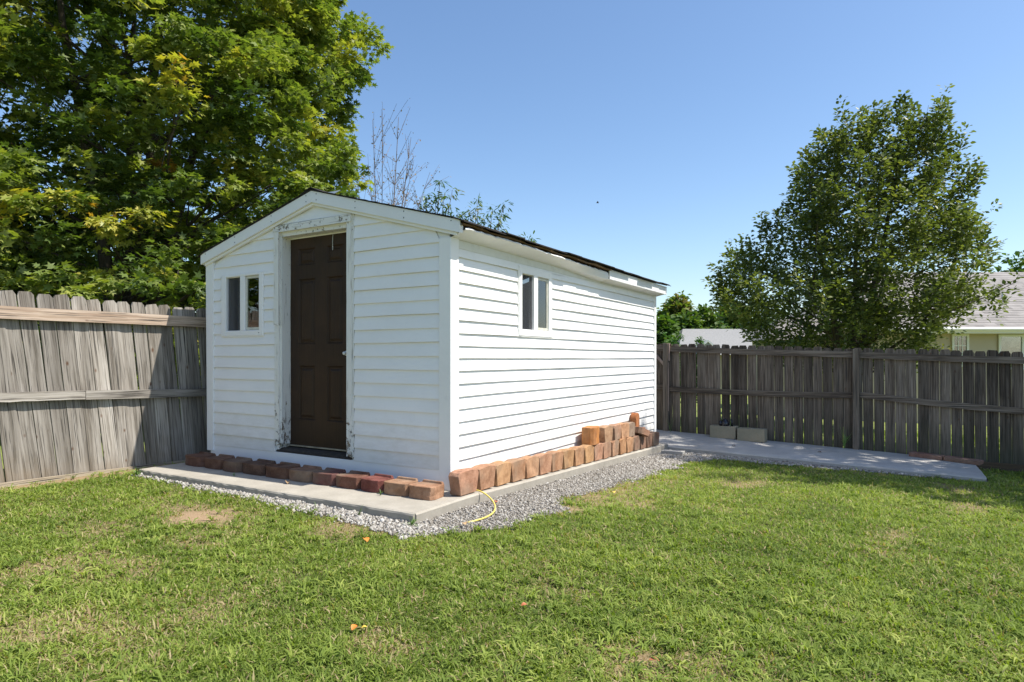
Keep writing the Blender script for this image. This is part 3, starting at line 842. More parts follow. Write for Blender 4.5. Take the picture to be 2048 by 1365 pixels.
    mm = MB(); mm.box(-.125, -.115, 1.54, 1.70, 1.26, 1.86); mm.build('curtain', M_CURT, w2)
    mm = MB(); mm.box(-2.76, -2.70, .1, .115, 1.28, 1.87); mm.build('curtain', M_CURT, w1)

    # --- door and its frame
    F_ = MB()
    def jag(x0, x1, z0, z1, y0, y1, amp, seed, top=False):
        rr = random.Random(seed); n = max(2, int((x1 - x0) / .009)); bot = [(x0 + (x1 - x0) * i / n, z0 + rr.uniform(0, amp) * (1 if 0 < i else .3)) for i in range(n + 1)]
        F_.prism([(x, z) for x, z in bot] + [(x1, z1), (x0, z1)], 1, y0, y1)
    jag(-2.046, -1.986, .20, 1.35, -.020, -.0005, .05, 1)          # left casing lower
    jag(-2.046, -1.986, 1.352, 2.222, -.030, -.0005, .012, 2)      # left casing upper, thicker
    jag(-1.9995, -1.9745, 1.34, 2.222, -.036, -.0305, .01, 3)
    jag(-1.1, -1.040, .175, 2.222, -.024, -.0005, .05, 4)
    F_.box(-1.0395, -1.022, -.014, -.0005, .16, 2.29)
    F_.prism([(-2.050, 2.2225), (-1.0405, 2.2225), (-1.0405, 2.288), (-2.050, 2.283)], 1, -.034, -.0005)
    # jambs
    jag(-2.0035, -1.966, .17, 2.215, .0, .13, .07, 5); jag(-1.1, -1.0865, .19, 2.215, .0, .13, .03, 6)
    F_.box(-1.9655, -1.1005, .0, .13, 2.182, 2.214)
    fr = F_.build('door_frame', M_PEEL, S)
    fr['label'] = 'peeling white door frame with rotten feet'
    g = MB(); g.box(-1.965, -1.101, .0985, .1285, 2.168, 2.181); g.build('weather_strip', M_TRIM, S)
    th = MB(); th.prism([(-.012, .152), (.14, .152), (.14, .192), (.02, .182), (-.012, .166)], 0, -2.03, -1.05); th.build('threshold', M_SILL, S)
    D = MB()
    dx0, dx1, dz0, dz1 = -1.963, -1.103, .208, 2.18
    cols = [(-1.858, -1.628), (-1.478, -1.262)]; rows = [(.452, .968), (1.165, 1.787), (1.908, 2.073)]
    yd0, yd1 = .1, .135
    xs = [dx0, cols[0][0], cols[0][1], cols[1][0], cols[1][1], dx1]; zs = [dz0, rows[0][0], rows[0][1], rows[1][0], rows[1][1], rows[2][0], rows[2][1], dz1]
    for i in range(5):
        for j in range(7):
            if i in (1, 3) and j in (1, 3, 5): continue
            D.poly([(xs[i], yd0, zs[j]), (xs[i + 1], yd0, zs[j]), (xs[i + 1], yd0, zs[j + 1]), (xs[i], yd0, zs[j + 1])])
    D.box(dx0, dx1, .1165, yd1, dz0, dz1)
    D.box(dx0, dx1, .1002, .1164, dz0 - .004, dz0); 
    door = link('door', D.mesh('door', M_DOOR), S); door['label'] = 'dark brown six panel door'
    for (a, b_) in cols:
        for (c0, c1) in rows:
            P_ = MB()
            rings = [(0, .1), (.004, .1005), (.016, .1162), (.030, .1162), (.050, .1025), (.054, .102)]
            def rect(i_, y_): return [(a + i_, y_, c0 + i_), (b_ - i_, y_, c0 + i_), (b_ - i_, y_, c1 - i_), (a + i_, y_, c1 - i_)]
            for (r0, y0), (r1, y1) in zip(rings[:-1], rings[1:]):
                A = rect(r0, y0); B = rect(r1, y1)
                for k in range(4): P_.poly([A[k], A[(k + 1) % 4], B[(k + 1) % 4], B[k]])
            P_.poly(rect(*rings[-1]))
            P_.build('door_panel', M_DOOR, door)
    sw_ = MB(); sw_.box(dx0, dx1, .088, .0995, .200, .212); sw_.build('door_sweep', M_SWEEP, door)
    kn = MB()
    kn.tube([(-1.205, .1, 1.08), (-1.205, .082, 1.08)], [.026, .024], 14); kn.tube([(-1.205, .081, 1.08), (-1.205, .055, 1.08), (-1.205, .045, 1.08)], [.010, .017, .014], 12)
    kn.build('door_knob', M_WHITEM, door, smooth=True)
    st = MB(); st.tube([(-1.385, .09, 2.175), (-1.387, .088, 2.10), (-1.386, .088, 2.02)], [.0022, .002, .0022], 6); st.tube([(-1.386, .088, 2.06), (-1.386, .088, 2.045)], [.004, .004], 6)
    st.build('pull_string', M_WHITEM, S)
    return S

M_SILL = mat_plain('rotten_dark_sill', (.035, .028, .022), .85, 30, .5, .6)
M_SWEEP = mat_plain('worn_door_sweep', (.32, .28, .2), .6, 12, .3)
M_SASH = mat_plain('aged_sash_vinyl', (.60, .585, .50), .5, 15, .12, dirt=((.3, .28, .22), 20, .5, .8, .5))
def mat_screen():
    m, n, l, b = newmat('fine_insect_mesh')
    out = n['Material Output']; t = n.new('ShaderNodeBsdfTransparent'); ms = n.new('ShaderNodeMixShader'); ms.inputs[0].default_value = .42
    b.inputs['Base Color'].default_value = (.045, .048, .055, 1); b.inputs['Roughness'].default_value = .6
    l.new(t.outputs[0], ms.inputs[1]); l.new(b.outputs[0], ms.inputs[2]); l.new(ms.outputs[0], out.inputs[0])
    return m
M_SCREENM = mat_screen()
SHED = build_shed()

# ------------------------------------------------------------------ fences
def picket_mesh(seed, mat, L=1.0, lean=0.0):
    """board 0.138 wide along local x, thickness in y, height 1 (scaled in z), dog eared top is added in true size by L"""
    rr = random.Random(seed)
    w = .1275 / 2 * rr.uniform(.97, 1.02); th = .016; c = .021 * rr.uniform(.6, 1.3)
    segs = 7; V = []; F = []
    rows = [i / segs * (L - .035) for i in range(segs + 1)]
    bowx = rr.uniform(-.004, .004); cup = rr.uniform(-.004, .004); e = [rr.uniform(-.0015, .0015) for _ in rows]
    ring = []
    for i, z in enumerate(rows):
        t = z / L; bx = bowx * math.sin(t * math.pi) + e[i]
        q = [(-w + bx, 0, z), (0 + bx, cup, z), (w + bx, 0, z), (w + bx, th, z), (0 + bx, th + cup, z), (-w + bx, th, z)]
        ring.append(len(V)); V += q
    t1 = rr.uniform(-.004, .004)
    top = [(-w + c, 0, L + t1), (0, cup, L), (w - c, 0, L - t1), (w - c, th, L - t1), (0, th + cup, L), (-w + c, th, L + t1)]
    ring.append(len(V)); V += top
    for a, b_ in zip(ring[:-1], ring[1:]):
        for k in range(6): F.append([a + k, a + (k + 1) % 6, b_ + (k + 1) % 6, b_ + k])
    F.append([ring[-1] + k for k in range(6)]); F.append([ring[0] + k for k in range(6)][::-1])
    return mesh_from('picket', V, F, mat)

def left_fence():
    E_ = empty('wooden_fence', (-3.5, -1.5, float(gz(-3.5, -1.5))))
    tag(E_, 'sunlit grey wooden picket fence left of the shed under the big maple', 'fence')
    inv = E_.location.copy()
    meshes = [picket_mesh(100 + i, M_PICK, 1.68) for i in range(8)]
    y = -7.0; k = 0
    while y < 6.5:
        top = np.interp(y, [-7, -1.65, .25, 6.5], [1.76, 1.63, 1.588, 1.45]) + random.uniform(-.012, .012)
        bot = top - 1.68
        lean = np.interp(y, [-7, -1.5, .5, 7], [.115, .115, .085, .05]) + random.uniform(-.010, .010)
        o = link('picket', meshes[k % 8], E_)
        o.rotation_euler = (lean * 0, -lean, rad(90)); 
        # board faces the yard (+x): local x -> world y
        M = Matrix.Translation((-3.515 + random.uniform(-.003, .003), y, bot)) @ Matrix.Shear('XY', 4, (0, 0)) @ Matrix.Rotation(lean, 4, 'X') @ Matrix.Rotation(rad(90), 4, 'Z')
        o.matrix_local = Matrix.Translation(-inv) @ M
        k += random.choice((1, 2, 3)); y += .1285 + random.choice((.002, .004, .007, .011, .002))
    # rails on the yard side
    def rail(y0, y1, zc0, zc1, h, mat, x0=-3.498, th=.034, sag=0.0, name='rail'):
        mb = MB(); n = 12; P = []
        for i in range(n + 1):
            t = i / n; yy = y0 + (y1 - y0) * t; zc = zc0 + (zc1 - zc0) * t + random.uniform(-.003, .003) - sag * math.sin(t * math.pi)
            P.append([(x0, yy, zc - h / 2), (x0 + th, yy, zc - h / 2), (x0 + th, yy, zc + h / 2), (x0, yy, zc + h / 2)])
        for a, b_ in zip(P[:-1], P[1:]):
            for j in range(4): mb.poly([a[j], b_[j], b_[(j + 1) % 4], a[(j + 1) % 4]])
        mb.poly(P[0][::-1]); mb.poly(P[-1])
        o = mb.build(name, mat, E_); o.location = -inv
        return o
    rail(-7, -3.3, 1.50, 1.47, .11, M_RAILY); r1 = rail(-3.29, 2.4, 1.428, 1.424, .108, M_RAILY); rail(2.41, 6.5, 1.41, 1.34, .10, M_RAILY)
    r1['label'] = 'warm brown top rail'
    rail(-7, -2.2, .78, .735, .08, M_RAILY2); rail(-2.19, -1.0, .722, .694, .08, M_RAILY2, sag=.004); rail(-.995, 6.5, .690, .52, .084, M_RAILY2)
    zk = lambda y: float(gz(-3.46, y))
    rail(-7, -2, zk(-7) - .02, zk(-2) - .02, .12, M_KICK, name='kickboard'); rail(-1.99, 6.5, zk(-1.9) - .015, zk(3) - .02, .12, M_KICK, name='kickboard')
    for yy in (-6.2, -3.3, -.7, 2.4, 5.0, 6.4):
        p = MB(); p.box(-3.62, -3.53, yy - .045, yy + .045, -.6, 1.5); o = p.build('fence_post', M_POST, E_, bevel=.004); o.location = -inv
left_fence()

def right_fence():
    E_ = empty('wooden_fence', (2.51, 6.5, float(gz(2.51, 6.5))))
    tag(E_, 'shaded dark weathered picket fence behind the concrete patio', 'fence')
    inv = E_.location.copy()
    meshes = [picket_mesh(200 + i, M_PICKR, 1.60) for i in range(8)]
    x = -3.45; k = 0
    topf = lambda x: float(np.interp(x, [-3.5, -.4, 2.51, 4.4, 14], [1.40, 1.286, 1.178, 1.125, .86]))
    while x < 13.5:
        top = topf(x) + random.uniform(-.012, .012)
        o = link('picket', meshes[k % 8], E_)
        lean = random.gauss(0, .0035)
        o.matrix_local = Matrix.Translation(-inv) @ Matrix.Translation((x, 6.505 + random.uniform(-.003, .003), top - 1.60)) @ Matrix.Rotation(lean - .006, 4, 'Y')
        k += random.choice((1, 2, 3)); x += .1285 + random.choice((.001, .001, .004, .006, .008))
    def rail(x0, x1, z0, z1, h, y0=6.4995, th=.038, sag=0, name='rail', mat=M_RAILX):
        mb = MB(); n = 12; P = []
        for i in range(n + 1):
            t = i / n; xx = x0 + (x1 - x0) * t; zc = z0 + (z1 - z0) * t - sag * math.sin(t * math.pi) + random.uniform(-.002, .002)
            P.append([(xx, y0 - th, zc - h / 2), (xx, y0, zc - h / 2), (xx, y0, zc + h / 2), (xx, y0 - th, zc + h / 2)])
        for a, b_ in zip(P[:-1], P[1:]):
            for j in range(4): mb.poly([a[j], b_[j], b_[(j + 1) % 4], a[(j + 1) % 4]])
        mb.poly(P[0][::-1]); mb.poly(P[-1])
        o = mb.build(name, mat, E_); o.location = -inv; return o
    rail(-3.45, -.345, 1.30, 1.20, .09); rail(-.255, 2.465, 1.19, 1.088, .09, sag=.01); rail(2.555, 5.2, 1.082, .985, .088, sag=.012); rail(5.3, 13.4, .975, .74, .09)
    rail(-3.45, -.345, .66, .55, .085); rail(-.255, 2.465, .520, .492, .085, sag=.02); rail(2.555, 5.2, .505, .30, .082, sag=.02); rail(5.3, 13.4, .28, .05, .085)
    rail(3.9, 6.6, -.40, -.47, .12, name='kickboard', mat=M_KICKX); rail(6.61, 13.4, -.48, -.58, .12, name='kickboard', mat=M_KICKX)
    for xx, zt in ((-.30, 1.285), (2.51, 1.170), (5.25, 1.06), (8.1, .96), (10.9, .86)):
        p = MB(); zb = float(gz(xx, 6.45)) - .3
        p.box(xx - .042, xx + .042, 6.418, 6.499, zb, zt); o = p.build('fence_post', M_POST, E_, bevel=.004); o.location = -inv
    # thin split lath nailed beside the left post, and a short diagonal offcut
    p = MB(); p.box(-.250, -.232, 6.435, 6.46, .99, 1.28); p.box(-.256, -.246, 6.435, 6.46, .15, .96)
    o = p.build('lath', M_LATH, E_); o.location = -inv; o['label'] = 'thin tan split lath beside the post'
    p = MB(); p.prism([(-.50, 1.08), (-.46, 1.10), (-.343, .97), (-.343, .90)], 1, 6.46, 6.485); o = p.build('offcut', M_LATH, E_); o.location = -inv
M_LATH = mat_wood('pale_split_lath', 2, [(.25, (.3, .2, .15)), (.5, (.45, .33, .27)), (.75, (.55, .45, .38))], tone=.1)
right_fence()

# ------------------------------------------------------------------ loose masonry
def block_mesh(seed, W=.275, Wb=.218, D=.175, H=.095, lip=True, ch=None):
    """retaining block: rough chamfered front (-y), tapered back, raised lip at rear top. origin bottom centre"""
    rr = random.Random(seed); bm = bmesh.new()
    c = (.02 + .012 * rr.random()) if ch is None else ch; h = D / 2
    plan = [(-Wb / 2, h), (-W / 2, -h + c * 1.5), (-W / 2 + c, -h + .006), (-W / 6, -h - .003), (W / 6, -h - .003), (W / 2 - c, -h + .006), (W / 2, -h + c * 1.5), (Wb / 2, h)]
    n = len(plan)
    lv = []
    for z in (0, H * .33, H * .66, H):
        lv.append([bm.verts.new((x + (rr.uniform(-.004, .004) if 1 <= i <= 6 and 0 < z < H else 0), y + (rr.uniform(-.006, .003) if 2 <= i <= 5 else 0), z)) for i, (x, y) in enumerate(plan)])
    for a, b_ in zip(lv[:-1], lv[1:]):
        for i in range(n): bm.faces.new([a[i], a[(i + 1) % n], b_[(i + 1) % n], b_[i]])
    bm.faces.new(lv[0][::-1]); bm.faces.new(lv[-1])
    if lip:
        y0 = h - .032; w2 = Wb / 2 + .002
        q = [bm.verts.new(p) for p in ((-w2, y0, H - .002), (w2, y0, H - .002), (w2 - .002, h - .001, H - .002), (-w2 + .002, h - .001, H - .002), (-w2 + .008, y0 + .006, H + .016), (w2 - .008, y0 + .006, H + .016), (w2 - .008, h - .006, H + .016), (-w2 + .008, h - .006, H + .016))]
        for f in ((0, 1, 5, 4), (1, 2, 6, 5), (2, 3, 7, 6), (3, 0, 4, 7), (4, 5, 6, 7)): bm.faces.new([q[i] for i in f])
    bmesh.ops.recalc_face_normals(bm, faces=bm.faces)
    bmesh.ops.bevel(bm, geom=bm.edges[:], offset=.0032, segments=1, affect='EDGES')
    for v in bm.verts: v.co += Vector((rr.uniform(-1, 1), rr.uniform(-1, 1), rr.uniform(-1, 1))) * .0008
    me = bpy.data.meshes.new('paver_block'); bm.to_mesh(me); bm.free(); setmat(me, M_BLOCK)
    return me
BM_ = [block_mesh(i) for i in range(6)]
BS_ = [block_mesh(20 + i, W=.279, Wb=random.uniform(.205, .235), ch=random.choice((.006, .008, .012, .02))) for i in range(7)]
def block(label, group, M, col, mesh):
    o = link('paver_block', mesh); o.matrix_world = M; o.color = (*col, 1)
    tag(o, label, 'block', group)
    return o
def T(x, y, z): return Matrix.Translation((x, y, z))
def Rz(a): return Matrix.Rotation(a, 4, 'Z')
# front row, left to right
ORD = ['first', 'second', 'third', 'fourth', 'fifth', 'sixth', 'seventh', 'eighth', 'ninth', 'tenth', 'eleventh', 'twelfth', 'thirteenth', 'fourteenth', 'fifteenth', 'sixteenth', 'seventeenth', 'eighteenth', 'nineteenth', 'twentieth']
fb = [-2.95, -2.62, -2.345, -2.07, -1.745, -1.43, -1.158, -.882, -.615, -.365, -.118, .13]
fcol = [(.17, .088, .062), (.18, .098, .068), (.15, .08, .058), (.14, .085, .062), (.19, .105, .072), (.31, .18, .12), (.17, .08, .072), (.21, .10, .072), (.24, .085, .072), (.42, .25, .155), (.48, .28, .175)]
fname = ['dark brown', 'brown', 'reddish brown', 'dark brown', 'brown', 'lighter brown', 'purplish red', 'red brown', 'reddest', 'tan', 'orange tan']
for i in range(11):
    xc = (fb[i] + fb[i + 1]) / 2; wd = fb[i + 1] - fb[i]
    M = T(xc, -.385 + .0875 + random.uniform(-.008, .008), .0005) @ Rz(random.uniform(-.05, .05)) @ Matrix.Scale(min(wd / .279, 1.14), 4, (1, 0, 0)) 
    if i == 10: lab = 'orange tan paver block at the shed corner end of the front row'
    elif i == 0: lab = 'dark brown paver block at the fence end of the row before the shed door'
    else: lab = f'{fname[i]} paver block, {ORD[i]} from the fence end of the front row'
    block(lab, 'paver blocks lying along the shed front', M, fcol[i], BM_[i % 6])
# side row: stood on their tails, flat faces outwards
sy = [-.20, .075, .33, .575, .83, 1.08, 1.335, 1.58, 1.84, 2.10, 2.35, 2.60, 2.86, 3.11, 3.36, 3.61, 3.85, 4.10, 4.37, 4.64]
base_rot = Matrix(((0, 0, -1, 0), (1, 0, 0, 0), (0, -1, 0, 0), (0, 0, 0, 1)))  # local x->+y, local -y->+z, local z->-x
for i in range(19):
    yc = (sy[i] + sy[i + 1]) / 2; face = np.interp(yc, [-.2, 4.6], [.228, .178])
    flip = 1
    zt = slab_top(yc) + .004
    M = T(face, yc, zt + .0905) @ Rz(random.uniform(-.05, .05)) @ Matrix.Rotation(random.uniform(-.02, .02), 4, 'Y') @ base_rot @ Matrix.Scale((sy[i + 1] - sy[i]) / .283 * random.uniform(.97, 1.0), 4, (1, 0, 0))
    k = i / 18
    base = np.array([.56, .325, .19]) * random.uniform(.9, 1.08) + np.array([0, random.uniform(-.015, .012), random.uniform(-.03, .02)])
    if i >= 15: base = np.array([.30, .18, .125]) * random.uniform(.85, 1.1)
    if i == 0: lab = 'orange tan upright paver block at the near end of the side row, corner chipped'
    elif i == 18: lab = 'dull brown upright paver block at the far back end of the side row'
    elif i < 9: lab = f'orange tan upright paver block, {ORD[i]} from the near corner in the side row'
    elif i < 15: lab = f'tan upright paver block below the stacked ones, {ORD[i]} from the near corner'
    else: lab = f'dull brown upright paver block, {ORD[18 - i]} from the back end of the side row'
    o = block(lab, 'upright paver blocks along the shed side', M, tuple(base), BS_[(i * 3 + 1) % 7])
# upper row
up = [(2.405, .235, .62, .25, .08, 'bright orange rough faced block, first of the blocks stacked on the side row', 'face'),
      (2.775, .54, .34, .21, 0, 'pale brown tapered block just behind the bright orange one on top', 'flat'),
      (3.08, .50, .30, .20, .06, 'rough grey brown block, third of the upper stack on the side row', 'flat'),
      (3.35, .62, .36, .21, -.05, 'light tan upright block, fourth of the upper stack on the side row', 'flat'),
      (3.60, .36, .26, .19, .03, 'small brown block before the fallen piece on the upper stack', 'flat')]
for j, (yc, r_, g_, b_, tw, lab, kd) in enumerate(up):
    zb = slab_top(yc) + .183
    if kd == 'face':
        M = T(.135, yc, zb + .001) @ Rz(rad(90) + .12) @ Matrix.Scale(.98, 4, (1, 0, 0)) @ Matrix.Scale(2.0, 4, (0, 0, 1)) @ Matrix.Scale(.8, 4, (0, 1, 0))
        block(lab, 'paver blocks stacked on the side row', M, (.68, .29, .085), block_mesh(77, lip=False))
    else:
        M = T(.205 - .01 * j, yc, zb + .0905) @ Rz(tw) @ base_rot @ Matrix.Scale(.92, 4, (1, 0, 0))
        block(lab, 'paver blocks stacked on the side row', M, (r_, g_, b_), BS_[(j + 3) % 7])
M = T(.17, 3.90, slab_top(3.9) + .19) @ Rz(rad(75)) @ Matrix.Rotation(rad(18), 4, 'Y') @ Matrix.Scale(.85, 4)
block('brown block fallen at a slant across the top of the side row', 'paver blocks stacked on the side row', M, (.42, .24, .16), BM_[2])
M = T(.07, 4.06, slab_top(4.06) + .182) @ Rz(rad(88)) @ Matrix.Scale(.9, 4)
block('red brown block lying beneath the round topped upright piece', 'paver blocks stacked on the side row', M, (.42, .15, .08), BM_[4])
# round topped piece
rt = MB(); pts = []
for i in range(13):
    a = math.pi * i / 12; pts.append((-.105 * math.cos(a), .13 + .085 * math.sin(a)))
pts = [(-.105, 0), (.105, 0)] + [(p[0], p[1]) for p in pts[::-1]]
rt.prism(pts, 1, -.045, .045)
me = rt.mesh('paver_block', M_BLOCK, bevel=.006)
o = link('paver_block', me); o.matrix_world = T(.065, 3.98, slab_top(4) + .272) @ Rz(rad(90 + 8)) @ Matrix.Scale(.92, 4); o.color = (.50, .20, .08, 1)
tag(o, 'round topped rust red block standing on end at the shed wall', 'block', 'paver blocks stacked on the side row')

# two tan concrete blocks on the patio by the fence
def cblock(x, y, w, rz, label, hollow=True):
    z = float(patio_z(x, y)) + .001; mb = MB(); d = .19; h = .19
    t = .032
    mb.box(-w / 2, w / 2, -d / 2, -d / 2 + t, 0, h); mb.box(-w / 2, w / 2, d / 2 - t, d / 2, 0, h)
    mb.box(-w / 2, -w / 2 + t, -d / 2 + t, d / 2 - t, 0, h); mb.box(w / 2 - t, w / 2, -d / 2 + t, d / 2 - t, 0, h); mb.box(-t / 2, t / 2, -d / 2 + t, d / 2 - t, 0, h)
    o = mb.build('concrete_block', M_CBLK, bevel=.003, loc=(x, y, z), rot=(0, 0, rz))
    return tag(o, label, 'block', 'hollow concrete blocks on the patio')
cblock(.685, 6.30, .395, rad(-2), 'tan concrete block by the fence with a black object on top')
cblock(1.115, 6.25, .40, rad(-4), 'tan concrete block with orange staining, right of the one carrying a black object')
# glossy black object resting in the first block
bo = MB()
z0 = float(patio_z(.685, 6.30)) + .19
bo.tube([(.695, 6.30, z0 - .05), (.695, 6.30, z0 + .02), (.70, 6.30, z0 + .065), (.705, 6.29, z0 + .10), (.705, 6.29, z0 + .112)], [.05, .062, .055, .03, .01], 14)
bo.tube([(.655, 6.28, z0 - .01), (.63, 6.27, z0 + .05), (.645, 6.28, z0 + .085)], [.028, .026, .012], 10)
bo.tube([(.80, 6.30, z0 - .03), (.805, 6.30, z0 + .07), (.798, 6.30, z0 + .115)], [.022, .014, .005], 8)
tag(bo.build('yard_tool_head', M_BLACK, smooth=True), 'glossy black rounded object poking out of the left tan block', 'garden object')
# pavers end to end near the patio end
for i, (x, y, lab) in enumerate(((3.37, 6.26, 'left of two flat reddish brown pavers end to end on the patio'), (3.76, 6.12, 'right of two flat reddish brown pavers end to end by the patio corner'))):
    mb = MB(); mb.box(-.197, .197, -.09, .09, 0, .055)
    o = mb.build('flat_paver', M_BLOCK, bevel=.005, loc=(x, y, float(patio_z(x, y)) + .003), rot=(0, .03, rad(-19))); o.color = (.30, .17, .13, 1)
    tag(o, lab, 'paver', 'flat pavers on the patio')
mb = MB(); mb.prism([(-.14, -.05), (.15, -.07), (.17, .05), (-.12, .07)], 2, 0, .04)
tag(mb.build('concrete_piece', M_PATIO, bevel=.004, loc=(.40, 4.50, float(gz(.40, 4.5)) + .02), rot=(0, 0, rad(10))), 'flat broken piece of concrete beside the back end of the slab', 'concrete piece')

# yellow hose end
def bez(p, n=40):
    p = [np.array(q, float) for q in p]; out = []
    for i in range(n + 1):
        t = i / n; q = p
        while len(q) > 1: q = [q[k] * (1 - t) + q[k + 1] * t for k in range(len(q) - 1)]
        out.append(tuple(q[0]))
    return out
zg = lambda x, y: float(gz(x, y))
hp = bez([(.20, .04, .012), (.30, .05, .03), (.40, .02, -.05), (.50, -.05, zg(.5, -.05) + .03), (.64, -.25, zg(.6, -.25) + .02), (.60, -.45, zg(.56, -.42) + .03), (.54, -.53, zg(.5, -.5) + .014)], 40)
hm = MB(); hm.tube(hp, [.0058] * 41, 10)
tag(hm.build('garden_hose', M_HOSE, smooth=True), 'short yellow hose coming out under the corner blocks onto the gravel', 'hose')

# ------------------------------------------------------------------ foliage
LEAF3 = (np.array([(0, 0, 0), (-.42, .12, .03), (.42, .12, .03), (-.22, .34, 0), (.22, .34, 0), (-.56, .66, -.06), (.56, .66, -.06), (-.15, .60, .02), (.15, .60, .02), (0, 1.05, -.12)], float),
         np.array([(0, 4, 3), (0, 3, 1), (0, 2, 4), (3, 4, 8), (3, 8, 7), (3, 7, 5), (4, 6, 8), (7, 8, 9)]))
LEAFS = (np.array([(0, 0, 0), (-.30, .35, .05), (.30, .35, .05), (0, .45, -.03), (-.22, .7, .02), (.22, .7, .02), (0, 1, -.1)], float),
         np.array([(0, 3, 1), (0, 2, 3), (1, 3, 4), (3, 2, 5), (4, 3, 6), (3, 5, 6)]))
LEAFD = (np.array([(0, 0, 0), (-.34, .5, .08), (.34, .5, .08), (0, 1, -.08)], float), np.array([(0, 3, 1), (0, 2, 3)]))
LEAFN = (np.array([(0, 0, 0), (-.11, .35, .03), (.11, .35, .03), (-.09, .7, .0), (.09, .7, .0), (0, 1, -.12)], float), np.array([(0, 2, 1), (1, 2, 4), (1, 4, 3), (3, 4, 5)]))

def frames(dirs, normals):
    """rotation matrices with local y along dirs and local z close to normals"""
    y = dirs / np.linalg.norm(dirs, axis=1)[:, None]
    x = np.cross(y, normals); x /= np.linalg.norm(x, axis=1)[:, None] + 1e-9
    z = np.cross(x, y)
    return np.stack([x, y, z], -1)

def spray_leaves(centers, axes, n_per, length, spread, size, tone0, toneS, leaf, droop=.25, upn=1.0, flat=.35):
    """each centre is a leafy shoot along axes; leaves fan out from it"""
    N = len(centers); n = N * n_per
    ci = np.repeat(np.arange(N), n_per)
    t = RNG.random(n) ** .8
    L = np.repeat(length, n_per) if np.ndim(length) else np.full(n, length)
    A = axes[ci]
    r = RNG.normal(size=(n, 3)); r[:, 2] *= flat; r -= A * np.sum(r * A, 1)[:, None] * .5
    pos = centers[ci] + A * ((t - .5) * L)[:, None] + r * (spread * (1.15 - t * .7))[:, None] * .6
    pos[:, 2] -= droop * t * t * L * .5
    d = A * .6 + r * .8 + RNG.normal(size=(n, 3)) * .35; d[:, 2] -= droop
    nr = np.stack([RNG.normal(0, .55, n), RNG.normal(0, .55, n), np.full(n, upn)], -1)
    R = frames(d, nr)
    S = size * RNG.uniform(.65, 1.15, n)
    tone = np.clip(np.repeat(tone0, n_per) + RNG.normal(0, toneS, n), 0, 1)
    return scatter_mesh(leaf[0], leaf[1], pos, R, S, tone)

def join(parts):
    vs, fs, ts = [], [], []; o = 0
    for v, f, t in parts: vs.append(v); fs.append(f + o); ts.append(t); o += len(v)
    return np.concatenate(vs), np.concatenate(fs), np.concatenate(ts)

def limb(mb, p0, p1, r0, r1, bend=.15, k=6, n=6):
    p0 = np.array(p0, float); p1 = np.array(p1, float); d = p1 - p0; L = np.linalg.norm(d)
    side = np.array([random.gauss(0, 1), random.gauss(0, 1), random.gauss(0, .4)]) * bend * L * .5
    mid = (p0 + p1) / 2 + side; mid[2] -= 0.02 * L
    pts = bez([p0, mid, p1], n)
    rs = [r0 + (r1 - r0) * (i / n) ** .8 for i in range(n + 1)]
    mb.tube(pts, rs, k, cap=False)
    return pts

